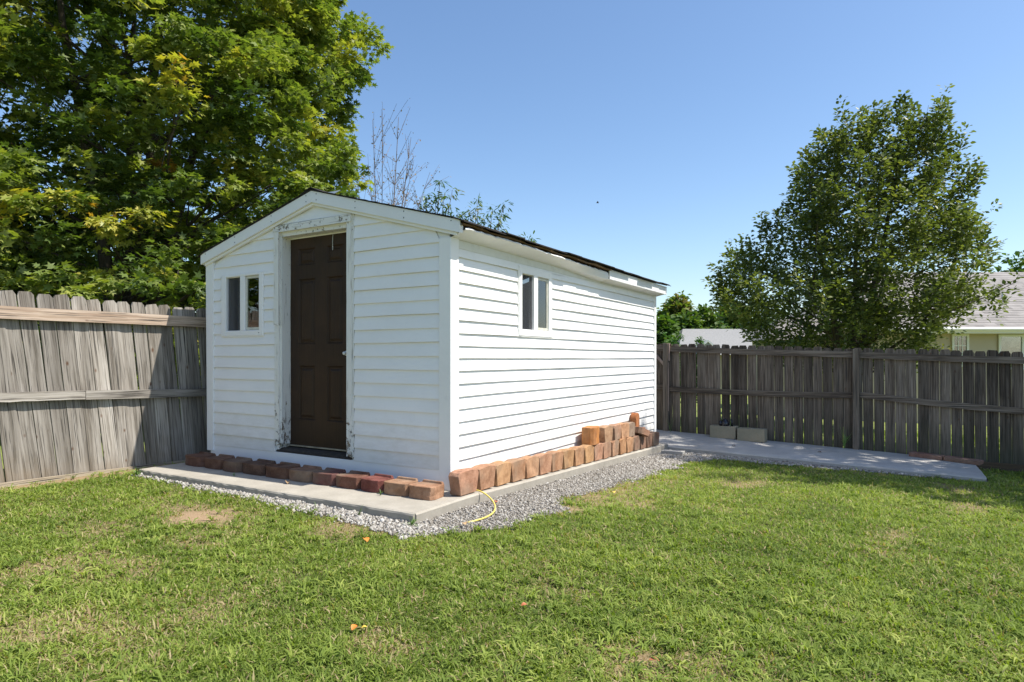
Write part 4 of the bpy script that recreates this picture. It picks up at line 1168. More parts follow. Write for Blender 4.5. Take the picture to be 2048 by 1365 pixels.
def tree(name, label, base, env, n_cl, n_per, leaf, size, mats, stems, trunk_r, seed, lumpy=1.0, shell=.55, spray=.5, spread=.2, tone=(.4, .18), toneS=.1, cat='tree', up=.5, yellow=None, limbs=60, shoots=0, group=None, gapn=0.0, center_fn=None, droop=.25):
    """env(h)->(cx,cy,r) crown centre and radius at height; h range in env.h"""
    global RNG
    st = np.random.default_rng(seed); old = RNG; RNG = st; random.seed(seed)
    E_ = empty(name, base); tag(E_, label, cat, group)
    h0, h1 = env['h']
    # sample cluster centres in the crown, biased to the shell
    hs, pts = [], []
    cand = 0
    H = st.uniform(h0, h1, n_cl * 6); ang = st.uniform(0, 2 * math.pi, len(H))
    Rr = env['r'](H); acc = st.random(len(H)) < Rr / Rr.max()
    H = H[acc]; ang = ang[acc]; Rr = Rr[acc]
    lump = 1 + lumpy * (.15 * np.sin(ang * 3 + H * 1.7 + seed) + .10 * np.sin(ang * 7 - H * 3.1) + st.normal(0, .05, len(H)))
    u = st.random(len(H)); rr = Rr * lump * np.where(u < shell, st.uniform(.86, 1.03, len(H)), np.sqrt(st.uniform(.03, .8, len(H))))
    cx, cy = env['c'](H)
    P = np.stack([base[0] + cx + rr * np.cos(ang), base[1] + cy + rr * np.sin(ang), base[2] + H], -1)
    if gapn:
        g = vnoise(ang * 2.2 + seed, H, 1.0, seed); P = P[g > gapn]; H = H[g > gapn]; ang = ang[g > gapn]; rr = rr[g > gapn]; Rr = Rr[g > gapn]
    if env.get('keep') is not None:
        kp = env['keep'](P); P = P[kp]; H = H[kp]; ang = ang[kp]; rr = rr[kp]; Rr = Rr[kp]
    P = P[:n_cl]; H = H[:n_cl]; ang = ang[:n_cl]; rr = rr[:n_cl]; Rr = Rr[:n_cl]
    out = np.stack([np.cos(ang), np.sin(ang), np.full(len(ang), up)], -1) + st.normal(0, .25, (len(ang), 3))
    out /= np.linalg.norm(out, axis=1)[:, None]
    if shoots:
        idx_ = st.choice(np.nonzero((rr / Rr > .8) & (H > .25 * h1))[0], shoots)
        ex, eo = [], []
        for i_ in idx_:
            d_ = out[i_] * np.array([.55, .55, 1]) + np.array([0, 0, .55]); d_ /= np.linalg.norm(d_); Ls = st.uniform(.25, .62)
            for q_ in (.45, .8, 1.1): ex.append(P[i_] + d_ * Ls * q_); eo.append(d_)
        P = np.concatenate([P, np.array(ex)]); out = np.concatenate([out, np.array(eo)])
        rr = np.concatenate([rr, np.ones(len(ex))]); Rr = np.concatenate([Rr, np.ones(len(ex))])
    tn = st.normal(tone[0], tone[1], len(P)) + .12 * (rr / Rr - .6)  # inner leaves are coloured darker, putting crown shade into the tone
    if yellow is not None: tn = tn + yellow(P, st)
    ln = spray * st.uniform(.6, 1.5, len(P))
    v, f, t = spray_leaves(P, out, n_per, ln, spread, size, tn, toneS, leaf, droop=droop)
    b0 = np.array(base)
    me = mesh_from('crown', v - b0, f, mats[0], False, {'tone': t})
    link('crown', me, E_)
    # wood
    mb = MB()
    stempts = []
    for (dx, dy, top, tr) in stems:
        n = 10; hh = top
        pp = [np.array([0, 0, -.3]) + np.array([dx * .08, dy * .08, 0])]
        for i in range(1, n + 1):
            q = i / n; pp.append(np.array([dx * q ** 1.1 + st.normal(0, .04) * hh * .1, dy * q ** 1.1 + st.normal(0, .04) * hh * .1, hh * q]))
        rs = [tr * (1 - .82 * (i / n)) * (1.35 if i == 0 else 1) for i in range(n + 1)]
        mb.tube(pp, rs, 10, cap=False); stempts.append((pp, rs))
    sel = st.choice(len(P), min(limbs, len(P)), replace=False)
    for i in sel:
        tgt = P[i] - b0
        pp, rs = stempts[st.integers(len(stempts))]
        hs_ = np.array([q[2] for q in pp]); want = max(.15 * h1, tgt[2] - np.hypot(tgt[0], tgt[1]) * st.uniform(.35, .8))
        k = int(np.argmin(abs(hs_ - want))); k = max(1, min(k, len(pp) - 1))
        r0 = min(rs[k] * .5, .012 + .009 * np.linalg.norm(tgt - pp[k]))
        bp = limb(mb, pp[k], tgt, r0, .006, .18)
        for _ in range(2):
            j = st.integers(2, len(bp) - 1); e = np.array(bp[j]) + st.normal(0, .28, 3) * np.linalg.norm(tgt - pp[k]) * .45 + np.array([0, 0, .1])
            mb.tube([bp[j], tuple((np.array(bp[j]) + e) / 2 + st.normal(0, .03, 3)), tuple(e)], [r0 * .4, r0 * .25, .003], 4, cap=False)
    tr = mb.build('trunk', mats[1], E_, smooth=True)
    RNG = old
    return E_

def w2(px, Z):  # a place Z metres ahead of the camera in the direction of the photo column
    X = (px - 1024) / 1279 * Z; p = CAM + RV * X + FV * Z
    return float(p[0]), float(p[1])

# big maple behind the left fence
bx, by = -9.15, 2.4
def env_maple():
    c = (lambda h: (0.15 * np.sin(h), 0.1 * np.cos(h)))
    r = (lambda h: np.interp(h, [.6, 1.5, 3, 5, 7, 8.5, 10, 11], [3.6, 3.8, 3.9, 3.95, 3.85, 3.3, 2.2, .6]))
    keep = lambda P: P[:, 0] < -4.1
    return {'h': (.7, 11), 'c': c, 'r': r, 'keep': keep}
def ymap(P, st):
    g = vnoise(P[:, 1] * .9 + P[:, 0] * .5, P[:, 2] * .9, 1, 77)
    return np.where(g > .60, .15, 0) + .10 * (P[:, 1] > 4) * (P[:, 2] < 6)
tree('maple_tree', 'large yellowing green maple rising behind the left fence and shed roof', (bx, by, float(gz(bx, by))), env_maple(), 2500, 84, LEAF3, .118, (M_MAPLE, M_BARK),
     [(.9, .3, 9.5, .17), (-1.3, .8, 9.0, .15), (.2, -1.4, 8.5, .15), (1.6, 1.2, 8.0, .13)], .2, 31, lumpy=.55, shell=.62, spray=.55, spread=.25, tone=(.40, .17), toneS=.08, up=.45, yellow=ymap, limbs=110, gapn=.16)
# second maple farther left and behind
bx, by = -14.5, -1.5
def env2():
    return {'h': (.6, 10), 'c': (lambda h: (0 * h, 0 * h)), 'r': (lambda h: np.interp(h, [.6, 2, 5, 8, 10], [3.4, 4.2, 4.4, 3.2, .6])), 'keep': lambda P: P[:, 0] < -4.6}
tree('maple_tree', 'dark green maple at the left picture edge beyond the fence', (bx, by, float(gz(bx, by))), env2(), 900, 34, LEAFS, .19, (M_MAPLE, M_BARK),
     [(.5, .3, 8.5, .2), (-1, .5, 8, .15)], .2, 32, shell=.6, spray=.6, spread=.3, tone=(.3, .12), up=.4, limbs=50)
x, y = -10.0, -7.2
tree('yard_tree', 'leafy tree outside the left picture edge that the front window mirrors', (x, y, float(gz(x, y))),
     {'h': (.8, 8), 'c': (lambda h: (0 * h, 0 * h)), 'r': (lambda h: np.interp(h, [.8, 2, 5, 8], [2.6, 3.3, 3.2, .6]))}, 420, 30, LEAFS, .22, (M_MAPLE, M_BARK), [(.3, .2, 6.5, .16)], .2, 33, shell=.6, spray=.6, spread=.35, tone=(.35, .12), limbs=30)
# dark understory behind the maple closes the view to the horizon
for i, (px, Z, hh, r) in enumerate(((120, 19, 5.5, 3.6), (420, 20, 5.2, 3.2), (-150, 18, 6, 3.6))):
    x, y = w2(px, Z)
    tree('background_tree', ['dark bushy tree low behind the maple trunk', 'dark bushy tree between the maple and the shed roof', 'dark bushy tree beyond the left picture edge'][i], (x, y, float(gz(x, y))),
         {'h': (.2, hh), 'c': (lambda h: (0 * h, 0 * h)), 'r': (lambda h, hh=hh, r=r: r * np.sqrt(np.clip(1 - (np.clip(h / hh, 0, 1) * 1.02 - .1) ** 2, .02, 1)))}, 420, 26, LEAFD, .26, (M_FARL, M_BARK), [(.2, .1, hh * .8, .14)], .2, 50 + i, spray=.7, spread=.4, tone=(.25, .12), limbs=16)

# right tree beyond the back fence
x, y = w2(1700, 16.0); zb = float(gz(x, y))
HH = [(735, 1680, 105), (720, 1675, 150), (690, 1675, 160), (640, 1672, 205), (600, 1690, 228), (560, 1698, 220), (500, 1718, 186), (455, 1748, 172), (410, 1735, 155), (325, 1745, 118), (270, 1765, 80), (235, 1772, 36), (215, 1768, 12)]
hh = np.array([1.04 + (716 - a) / 1279 * 16 - zb for a, _, _ in HH]); cc = np.array([(b_ - 1700) / 1279 * 16 for _, b_, _ in HH]); rr_ = np.array([c / 1279 * 16 for _, _, c in HH])
def env_r():
    c = lambda h: (np.interp(h, hh, cc) * RV[0], np.interp(h, hh, cc) * RV[1])
    return {'h': (hh[0], hh[-1]), 'c': c, 'r': lambda h: np.interp(h, hh, rr_)}
tree('shade_tree', 'olive green broadleaf tree with open airy crown behind the back fence', (x, y, zb), env_r(), 1300, 35, LEAFS, .118, (M_OAKL, M_BARK),
     [(-.9, -.4, 6.3, .12), (1.1, .7, 6.9, .12), (.2, .1, 6.6, .10)], .17, 41, lumpy=.85, shell=.5, spray=.66, spread=.17, tone=(.42, .16), toneS=.12, up=1.2, limbs=110, droop=.1, shoots=90)

# tree standing outside the frame on the right, which shades the patio
x, y = 8.7, 8.2
tree('yard_tree', 'leafy tree past the right picture edge shading the patio', (x, y, float(gz(x, y))),
     {'h': (4.2, 12.5), 'c': (lambda h: (0 * h, 0 * h)), 'r': (lambda h: np.interp(h, [4.2, 5, 7, 10, 12.5], [2.2, 3.0, 3.3, 3.0, .8]))}, 760, 34, LEAFS, .17, (M_OAKL, M_BARK), [(.4, 0, 10.5, .22), (-.8, .4, 10, .18)], .18, 42, shell=.4, spray=.6, spread=.28, tone=(.42, .15), limbs=70)

# sapling twigs and narrow-leaved sprays behind the shed roof
def bare_sapling():
    random.seed(5); st = np.random.default_rng(5)
    x, y = w2(760, 12.0); zb = float(gz(x, y)); E_ = empty('bare_sapling', (x, y, zb))
    tag(E_, 'nearly bare twiggy sapling between the maple and the shed ridge', 'sapling')
    mb = MB(); lp = []
    def tip(px, py, Z): p = CAM + RV * ((px - 1024) / 1279 * Z) + FV * Z; return np.array([p[0] - x, p[1] - y, 1.04 + (716 - py) / 1279 * Z - zb])
    root = np.array([0, 0, -.2])
    for (px, py, r) in ((797, 235, .020), (745, 240, .016), (765, 225, .014), (822, 275, .018), (828, 320, .014), (860, 345, .014), (705, 300, .012), (790, 330, .012), (850, 380, .012), (735, 330, .010), (812, 350, .012)):
        t = tip(px, py, 12 + random.uniform(-.4, .4)); st0 = root + np.array([random.uniform(-.1, .1), random.uniform(-.1, .1), 1.6 + random.random() * .6])
        m1 = (st0 + t) / 2 + np.array([random.uniform(-.12, .12)] * 3) * .6
        pts = bez([st0, m1, t], 9); mb.tube(pts, [r * (1 - .8 * i / 9) for i in range(10)], 5, cap=False)
        for i in range(2, 9):
            for _ in range(4):
                e = np.array(pts[i]) + (t - st0) * random.uniform(.05, .14) + np.array([random.gauss(0, .2), random.gauss(0, .2), random.gauss(.05, .08)])
                mb.tube([pts[i], tuple(e)], [r * .25, .0025], 3, cap=False)
                for q in np.linspace(.3, 1, 4): lp.append(np.array(pts[i]) * (1 - q) + e * q)
    mb.tube([tuple(root), (0, 0, 1), (0, 0, 2.3)], [.05, .045, .03], 8, cap=False)
    mb.build('trunk', M_TWIG, E_)
    lp = np.array(lp); lp = lp[st.random(len(lp)) < .95]; n = len(lp)
    d = st.normal(size=(n, 3)); d[:, 2] -= .8
    v, f, t = scatter_mesh(LEAFD[0], LEAFD[1], lp + st.normal(0, .02, (n, 3)), frames(d, st.normal(size=(n, 3))), st.uniform(.025, .05, n), st.uniform(.3, 1, n))
    link('leaves', mesh_from('leaves', v, f, M_DRYLEAF, False, {'tone': t}), E_)
M_DRYLEAF = mat_leaf('withered_leaf', [(0, (.10, .09, .05)), (.5, (.22, .13, .08)), (1, (.30, .22, .12))], .25, .6)
bare_sapling()
def peach_sprays():
    random.seed(8); st = np.random.default_rng(8)
    for gi, (bpx, Z, tips, lab) in enumerate(((862, 9.6, ((880, 362), (905, 380), (862, 400), (846, 410), (872, 395), (889, 388), (850, 392)), 'narrow leaved fruit tree top showing over the roof beside the bare sapling'),
                                              (960, 9.4, ((954, 402), (1008, 408), (940, 425), (985, 420), (1000, 430), (915, 428), (968, 435), (930, 440), (950, 418), (1060, 475), (897, 440), (1053, 480)), 'narrow leaved fruit tree top over the near right roof corner'))):
        x, y = w2(bpx, Z); zb = float(gz(x, y))
        E_ = empty('fruit_tree', (x, y, zb)); tag(E_, lab, 'tree', 'fruit tree tops behind the shed')
        mb = MB(); C_ = []; A_ = []
        mb.tube([(0, 0, -.2), (0, 0, .8), (.05, 0, 1.5)], [.05, .04, .03], 8, cap=False)
        for (px, py) in tips:
            p = CAM + RV * ((px - 1024) / 1279 * Z) + FV * Z; t = np.array([p[0] - x, p[1] - y, 1.04 + (716 - py) / 1279 * Z - zb])
            pts = bez([(.05, 0, 1.4), (t[0] * .4, t[1] * .4, t[2] * .75), t], 8); mb.tube(pts, [.018 * (1 - .85 * i / 8) for i in range(9)], 5, cap=False)
            for i in range(4, 9): C_.append(pts[i]); A_.append(np.array(pts[i]) - np.array(pts[i - 1]))
        mb.build('trunk', M_TWIG, E_)
        C_ = np.array(C_); A_ = np.array(A_); A_ /= np.linalg.norm(A_, axis=1)[:, None]
        global RNG
        old = RNG; RNG = st
        v, f, t = spray_leaves(C_, A_, 24, .24, .10, .105, st.normal(.45, .15, len(C_)), .15, LEAFN, droop=.9, flat=.8)
        RNG = old
        link('crown', mesh_from('crown', v, f, M_PEACH, False, {'tone': t}), E_)
peach_sprays()

# far trees between shed and right tree
far = [(1352, 44, 596, 34, 'tall', 'russet tinged tall tree far beyond the back fence by the shed end'), (1322, 40, 640, 36, 'r', 'bright green round tree behind the far roof nearest the shed'),
       (1368, 42, 632, 34, 'r', 'light green conical tree above the left end of the far roof'), (1412, 43, 622, 34, 'r', 'green tree with an orange tinge above the far roof'),
       (1462, 60, 606, 48, 'r', 'pale hazy tree glimpsed left of the shade tree'), (1515, 55, 640, 50, 'r', 'pale tree behind the far roof under the shade tree'),
       (2035, 48, 512, 40, 'r', 'dark tree above the cream house roof at the right picture edge'), (1960, 60, 560, 50, 'r', 'dark tree behind the cream house ridge'),
       (1250, 50, 650, 60, 'r', 'tree hidden behind the shed roofline farther back'), (1600, 60, 640, 60, 'r', 'tree far behind the shade tree')]
for i, (px, Z, py, hw, k, lab) in enumerate(far):
    x, y = w2(px, Z); zb = float(gz(x, y)); H_ = 1.04 + (716 - py) / 1279 * Z - zb; r = hw / 1279 * Z
    n = 260
    tree('far_tree', lab, (x, y, zb), {'h': (.5, H_), 'c': (lambda h: (0 * h, 0 * h)), 'r': (lambda h, H_=H_, r=r: r * np.clip(np.interp(h / H_, [0, .3, .7, .9, 1], [.8, 1, .85, .5, .15]), .05, 1))}, n, 16, LEAFD, .012 * Z ** .95, (M_FARL, M_BARK), [(.1, .1, H_ * .85, .12)], .2, 60 + i,
         spray=.02 * Z, spread=.010 * Z, tone=(.35 + .12 * (i in (1, 2, 3)), .12) if i not in (0,) else (.75, .15), limbs=14, up=.9, group='trees far beyond the back fence')
# small conical evergreens
M_EVER = mat_leaf('evergreen_foliage', [(0, (.03, .09, .02)), (.5, (.07, .16, .03)), (1, (.13, .22, .05))], .2, .6)
EVL = ['conical evergreen shrub nearest the shed end, tip above the fence', 'taller conical evergreen shrub before the far roof edge', 'small conical evergreen shrub standing alone before the far roof', 'short conical evergreen shrub between two taller ones']
for i, (px, Z, py, hw) in enumerate(((1333, 30, 668, 14), (1357, 30, 660, 14), (1399, 30, 672, 11), (1345, 31, 672, 10))):
    x, y = w2(px, Z); zb = float(gz(x, y)); H_ = 1.04 + (716 - py) / 1279 * Z - zb; r = hw / 1279 * Z
    tree('evergreen_shrub', EVL[i], (x, y, zb), {'h': (.1, H_), 'c': (lambda h: (0 * h, 0 * h)), 'r': (lambda h, H_=H_, r=r: r * np.clip(1.05 - (h / H_) ** 1.6, .06, 1))}, 110, 22, LEAFD, .13, (M_EVER, M_BARK),
         [(0, 0, H_ * .8, .06)], .2, 80 + i, spray=.3, spread=.12, tone=(.4, .12), limbs=6, up=1.6, cat='shrub', group='conical evergreens beyond the fence')

# ------------------------------------------------------------------ neighbouring houses
def mat_roof():
    m, n, l, b = newmat('grey_brown_roof_shingles')
    v = objcoord(n, l, (1, 1, 1), False)
    br = n.new('ShaderNodeTexBrick'); br.inputs['Scale'].default_value = 1.0; br.inputs['Brick Width'].default_value = .30; br.inputs['Row Height'].default_value = .5
    br.inputs['Mortar Size'].default_value = .0; br.inputs['Color1'].default_value = (.17, .155, .145, 1); br.inputs['Color2'].default_value = (.30, .275, .26, 1); br.inputs['Bias'].default_value = 0
    mp = n.new('ShaderNodeMapping'); mp.inputs['Scale'].default_value = (1, 3.3, 0)
    l.new(v, mp.inputs[0]); l.new(mp.outputs[0], br.inputs['Vector'])
    c = mix(n, l, maprange(n, l, noise(n, l, v, 1.5, 5, .6), .3, .7, 0, .35), br.outputs['Color'], (.34, .32, .30))
    l.new(c, b.inputs['Base Color']); b.inputs['Roughness'].default_value = .9
    return m
M_ROOF = mat_roof()
M_ROOF2 = mat_plain('light_grey_roof_shingles', (.29, .285, .275), .9, 12, .15)
M_CREAM = mat_plain('cream_siding', (.44, .375, .28), .6, 2, .04)
M_WTRIM = mat_plain('white_house_trim', (.66, .66, .65), .5, 2, .03)
M_BLIND = mat_plain('pale_blue_blinds', (.25, .30, .31), .5, 6, .25)
def hip_roof(mb, X0, X1, Y0, Y1, ze, zr, ra, rb, n=26, lift=.015):
    """stepped courses on front slope; plain other slopes. ridge from ra to rb at mid depth"""
    ym = (Y0 + Y1) / 2
    for i in range(n):
        t0, t1 = i / n, (i + 1) / n + .25 / n
        f = lambda t: (X0 + (ra - X0) * t, X1 + (rb - X1) * t, Y0 + (ym - Y0) * t, ze + (zr - ze) * t)
        a = f(t0); b_ = f(min(t1, 1))
        mb.poly([(a[0], a[2], a[3] + lift), (a[1], a[2], a[3] + lift), (b_[1], b_[2], b_[3] + .002), (b_[0], b_[2], b_[3] + .002)])
        mb.poly([(a[0], a[2], a[3] - .01), (a[1], a[2], a[3] - .01), (a[1], a[2], a[3] + lift), (a[0], a[2], a[3] + lift)])
    mb.poly([(X0, Y0, ze), (ra, ym, zr), (X0, Y1, ze)]); mb.poly([(X1, Y0, ze), (X1, Y1, ze), (rb, ym, zr)])
    mb.poly([(X0, Y1, ze), (ra, ym, zr), (rb, ym, zr), (X1, Y1, ze)]); mb.poly([(X0, Y0, ze - .012), (X0, Y1, ze - .012), (X1, Y1, ze - .012), (X1, Y0, ze - .012)])
def house(name, label, org):
    E_ = empty(name, (CAM[0], CAM[1], 0), YAW); tag(E_, label, 'house'); return E_
def lap_wall(X0, X1, Y, z0, z1, parent, mat):
    w = MB(); h = .115; z = z0
    while z < z1 - .01:
        zt = min(z + h, z1); w.poly([(X0, Y - .016, z), (X1, Y - .016, z), (X1, Y - .003, zt), (X0, Y - .003, zt)]); w.poly([(X0, Y, z), (X1, Y, z), (X1, Y - .016, z), (X0, Y - .016, z)]); z = zt
    o = w.build('siding', mat, parent); o['kind'] = 'stuff'; return o
def far_window(parent, X0, X1, z0, z1, Y, pane, nx=1, nz=1, label=None):
    f = MB(); t = .07
    f.box(X0 - t, X0, Y - .06, Y - .02, z0 - t, z1 + t); f.box(X1, X1 + t, Y - .06, Y - .02, z0 - t, z1 + t); f.box(X0, X1, Y - .06, Y - .02, z1, z1 + t); f.box(X0, X1, Y - .06, Y - .02, z0 - t, z0)
    W = f.build('window', M_WTRIM, parent)
    if label: W['label'] = label
    g = MB(); g.box(X0, X1, Y - .035, Y - .030, z0, z1); g.build('pane', M_GLASS, W)
    g = MB(); g.box(X0, X1, Y - .024, Y - .019, z0, z1); g.build('blind_or_dark_room', pane, W)  # dark windows get a plate with the room's shade put into its colour
    g = MB()
    for i in range(1, nx): xx = X0 + (X1 - X0) * i / nx; g.box(xx - .012, xx + .012, Y - .043, Y - .036, z0, z1)
    for i in range(1, nz): zz = z0 + (z1 - z0) * i / nz; g.box(X0, X1, Y - .0432, Y - .0362, zz - .012, zz + .012)
    if g.v: g.build('glazing_bar', M_WTRIM, W)
    return W
H1 = house('neighbour_house', 'cream sided house with a grey brown shingle roof beyond the fence at right', None)
mb = MB(); mb.box(11.0, 24, 20.4, 28, -2.6, 1.95); mb.build('wall', M_CREAM, H1)
lap_wall(10.98, 24.02, 20.395, .0, 1.93, H1, M_CREAM)
rf = MB(); hip_roof(rf, 10.6, 24.4, 20, 28.4, 1.97, 4.28, 13.6, 22.0); R1 = rf.build('roof', M_ROOF, H1)
mb = MB(); mb.box(10.58, 24.4, 19.97, 20.0, 1.80, 1.955); mb.build('fascia', M_WTRIM, H1)
mb = MB(); mb.tube([(10.6, 19.90, 1.93), (24.4, 19.90, 1.93)], [.06, .06], 8); mb.build('gutter', M_WTRIM, H1)
mb = MB(); mb.box(10.6, 24.4, 20.0, 20.39, 1.79, 1.80); mb.build('soffit', M_CREAM, H1)
def HX(px, Z): return (px - 1024) / 1279 * Z
def HZ(py, Z): return 1.04 + (716 - py) / 1279 * Z
far_window(H1, HX(1906, 20.4), HX(1931, 20.4), HZ(730, 20.4), HZ(673, 20.4), 20.39, M_DARK, 3, 3, 'dark gridded window of the cream house')
far_window(H1, HX(1999, 20.4), HX(2041, 20.4), HZ(735, 20.4), HZ(674, 20.4), 20.39, M_BLIND, 1, 1, 'window with pale blue blinds')
mb = MB(); xx, yy = HX(2005, 22), 22.0; zz = 1.97 + (4.28 - 1.97) * (yy - 20) / 4.2
mb.tube([(xx, yy, zz - .1), (xx, yy, zz + .22)], [.03, .03], 8); mb.build('vent_pipe', M_WTRIM, H1)
mb = MB(); mb.box(8.75, 10.99, 21.5, 23.3, -2.6, 1.62); mb.build('wing_wall', M_CREAM, H1); lap_wall(8.73, 10.99, 21.495, .2, 1.6, H1, M_CREAM)
rf = MB(); hip_roof(rf, 8.5, 11.6, 21.2, 23.6, 1.64, 2.45, 9.4, 11.2); rf.build('wing_roof', M_ROOF, H1)
far_window(H1, HX(1538, 21.5), HX(1551, 21.5), HZ(704, 21.5), HZ(684, 21.5), 21.49, M_DARK, 2, 2, 'small window on the left wing')
H2 = house('neighbour_house', 'low house far off with a light grey roof just above the fence', None)
mb = MB(); mb.box(9.9, 19.5, 36.5, 44, -2.6, 1.2); mb.build('wall', M_CREAM, H2)
rf = MB(); hip_roof(rf, 9.3, 20, 36, 44.5, 1.2, 2.85, 10.75, 18.6, n=24, lift=.02); rf.build('roof', M_ROOF2, H2)
mb = MB(); xd = HX(1421, 35.5); mb.prism([(xd - .55, 1.55), (xd + .55, 1.55), (xd, 2.03)], 1, 36.0, 38.2, 0); mb.build('dormer', M_ROOF2, H2)
mb = MB(); mb.prism([(xd - .6, 1.54), (xd - .45, 1.54), (xd, 1.94), (xd + .45, 1.54), (xd + .6, 1.54), (xd, 2.07)], 1, 35.94, 35.99); mb.build('dormer_trim', M_WTRIM, H2)

# ------------------------------------------------------------------ grass
def in_hard(x, y):
    s1 = (x > -3.08) & (x < .28) & (y > -.75)
    pf = np.interp(x, [-.9, 3.88], [4.98, 4.85]); s2 = (x > -.95) & (x < 3.90) & (y > pf - .02)
    return s1 | s2
def build_grass():
    n = 780000
    # denser near the camera: depth and bearing drawn, then kept in the yard
    u = RNG.random(n); Z = (1.75 ** -.0) * np.exp(np.log(1.7) + u ** .92 * (np.log(12.5) - np.log(1.7)))
    t = RNG.uniform(-1.15, 1.35, n); X = t * Z
    x = CAM[0] + RV[0] * X + FV[0] * Z; y = CAM[1] + RV[1] * X + FV[1] * Z
    keep = (x > -3.44) & (y < 6.46) & ~in_hard(x, y)
    gm = gravel_mask(x, y); keep &= (gm < -.015 + RNG.normal(0, .02, n)) | ((gm < .05) & (RNG.random(n) < .1))
    bm_ = bare_mask(x, y); keep &= RNG.random(n) > bm_ * 1.02
    # thinner toward the front of the patio, along the fence
    x = x[keep]; y = y[keep]; Z = Z[keep]; bm_ = bm_[keep]; k = len(x)
    c1 = fbm(x, y, 3.2, 50); c2 = fbm(x, y, .8, 70); c3 = vnoise(x, y, 14, 90)
    L = (.018 + .036 * RNG.random(k) ** 1.3) * (.65 + .7 * c1) * (.85 + .3 * (c3 > .6)); L *= np.clip(1.15 - bm_ * .6, .4, 1.2)
    W = RNG.uniform(.0020, .0044, k) * (1 + .16 * Z) * np.where(c3 > .62, 1.3, 1)
    az = RNG.uniform(0, 2 * math.pi, k) + (c1 - .5) * 3; lean = np.clip(RNG.normal(1.12, .32, k), .1, 1.53)
    d = np.stack([np.cos(az), np.sin(az)], -1)
    sd = np.stack([-d[:, 1], d[:, 0]], -1)
    tw = RNG.normal(0, .35, k); 
    b0 = np.stack([x, y, gz(x, y) - .004], -1)
    def along(tt, ln): 
        h = L * tt * np.cos(ln); r = L * tt * np.sin(ln)
        return np.stack([x + d[:, 0] * r, y + d[:, 1] * r, b0[:, 2] + h + .003], -1)
    m = along(.55, lean * .7); e = along(1.0, lean)
    sdz = np.concatenate([sd, (tw * .8)[:, None]], 1)
    w3 = sdz * (W / 2)[:, None]
    V = np.stack([b0 - w3 * .8, b0 + w3 * .8, m + w3, m - w3, e], 1)
    o = (np.arange(k) * 5)[:, None]
    F = np.concatenate([o + np.array([0, 1, 2]), o + np.array([0, 2, 3]), o + np.array([3, 2, 4])])
    tone = np.clip(.24 + .34 * c1 + .22 * (c2 - .5) * 2 + RNG.normal(0, .12, k), 0, .68)
    dry = RNG.random(k) < (.07 + .5 * bm_ + .35 * np.clip(c2 - .52, 0, 1) + .3 * np.clip(fbm(x, y, 2.2, 130) - .55, 0, 1) * 2)
    tone = np.where(dry, RNG.uniform(.72, .98, k), tone)
    me = mesh_from('grass', V.reshape(-1, 3), F, M_GRASS, False, {'tone': np.repeat(tone, 5)})
    tag(link('grass', me), 'short sunlit lawn grass with dry brown patches', 'grass', kind='stuff')
build_grass()
def build_crabgrass():
    n = 2600; Z = np.exp(RNG.uniform(np.log(1.8), np.log(10), n)); X = RNG.uniform(-1.1, 1.2, n) * Z
    x = CAM[0] + RV[0] * X + FV[0] * Z; y = CAM[1] + RV[1] * X + FV[1] * Z
    k_ = (x > -3.4) & (y < 6.4) & ~in_hard(x, y) & (gravel_mask(x, y) < -.02) & (fbm(x, y, 1.6, 200) > .44)
    x = x[k_]; y = y[k_]; m = len(x); per = 13
    cx = np.repeat(x, per); cy = np.repeat(y, per); k = m * per
    cx = cx + RNG.normal(0, .008, k); cy = cy + RNG.normal(0, .008, k)
    a = RNG.uniform(0, 2 * math.pi, k); L = RNG.uniform(.03, .085, k) * np.repeat(RNG.uniform(.6, 1.1, m), per); W = RNG.uniform(.004, .0075, k)
    d = np.stack([np.cos(a), np.sin(a)], -1); sd = np.stack([-d[:, 1], d[:, 0], RNG.normal(0, .3, k)], -1) * (W / 2)[:, None]
    zb = gz(cx, cy); P = []
    for q, h in ((0, .004), (.35, .55), (.75, .62), (1.0, .35)):
        P.append(np.stack([cx + d[:, 0] * L * q, cy + d[:, 1] * L * q, zb + h * L * .75 + .008], -1))
    V = np.stack([P[0] - sd * .7, P[0] + sd * .7, P[1] + sd, P[1] - sd, P[2] + sd * .8, P[2] - sd * .8, P[3]], 1); o = (np.arange(k) * 7)[:, None]
    F = np.concatenate([o + np.array(t_) for t_ in ((0, 1, 2), (0, 2, 3), (3, 2, 4), (3, 4, 5), (5, 4, 6))])
    me = mesh_from('crabgrass', V.reshape(-1, 3), F, M_GRASS, False, {'tone': np.repeat(np.clip(np.repeat(RNG.normal(.42, .13, m), per) + RNG.normal(0, .05, k), 0, .68), 7)})
    tag(link('crabgrass', me), 'broad bladed crabgrass clumps scattered through the lawn', 'grass', kind='stuff')
build_crabgrass()
def build_outer_grass():
    """coarser neighbour lawn just past the fences, seen through the gaps"""
    k = 26000; x = RNG.uniform(-4, 14, k); y = RNG.uniform(6.6, 14, k)
    a = RNG.uniform(0, 6.28, k); L = RNG.uniform(.04, .10, k); W = .02
    b0 = np.stack([x, y, gz(x, y)], -1); dx = np.stack([np.cos(a), np.sin(a), 0 * a], -1) * W / 2
    e = b0 + np.stack([np.sin(a) * L * .4, np.cos(a) * L * .4, L], -1)
    V = np.stack([b0 - dx, b0 + dx, e], 1); F = (np.arange(k) * 3)[:, None] + np.array([0, 1, 2])
    me = mesh_from('neighbour_grass', V.reshape(-1, 3), F, M_GRASS, False, {'tone': np.repeat(RNG.uniform(.4, .7, k), 3)})
    tag(link('neighbour_grass', me), 'bright lawn grass beyond the back fence seen through its gaps', 'grass', kind='stuff')
build_outer_grass()

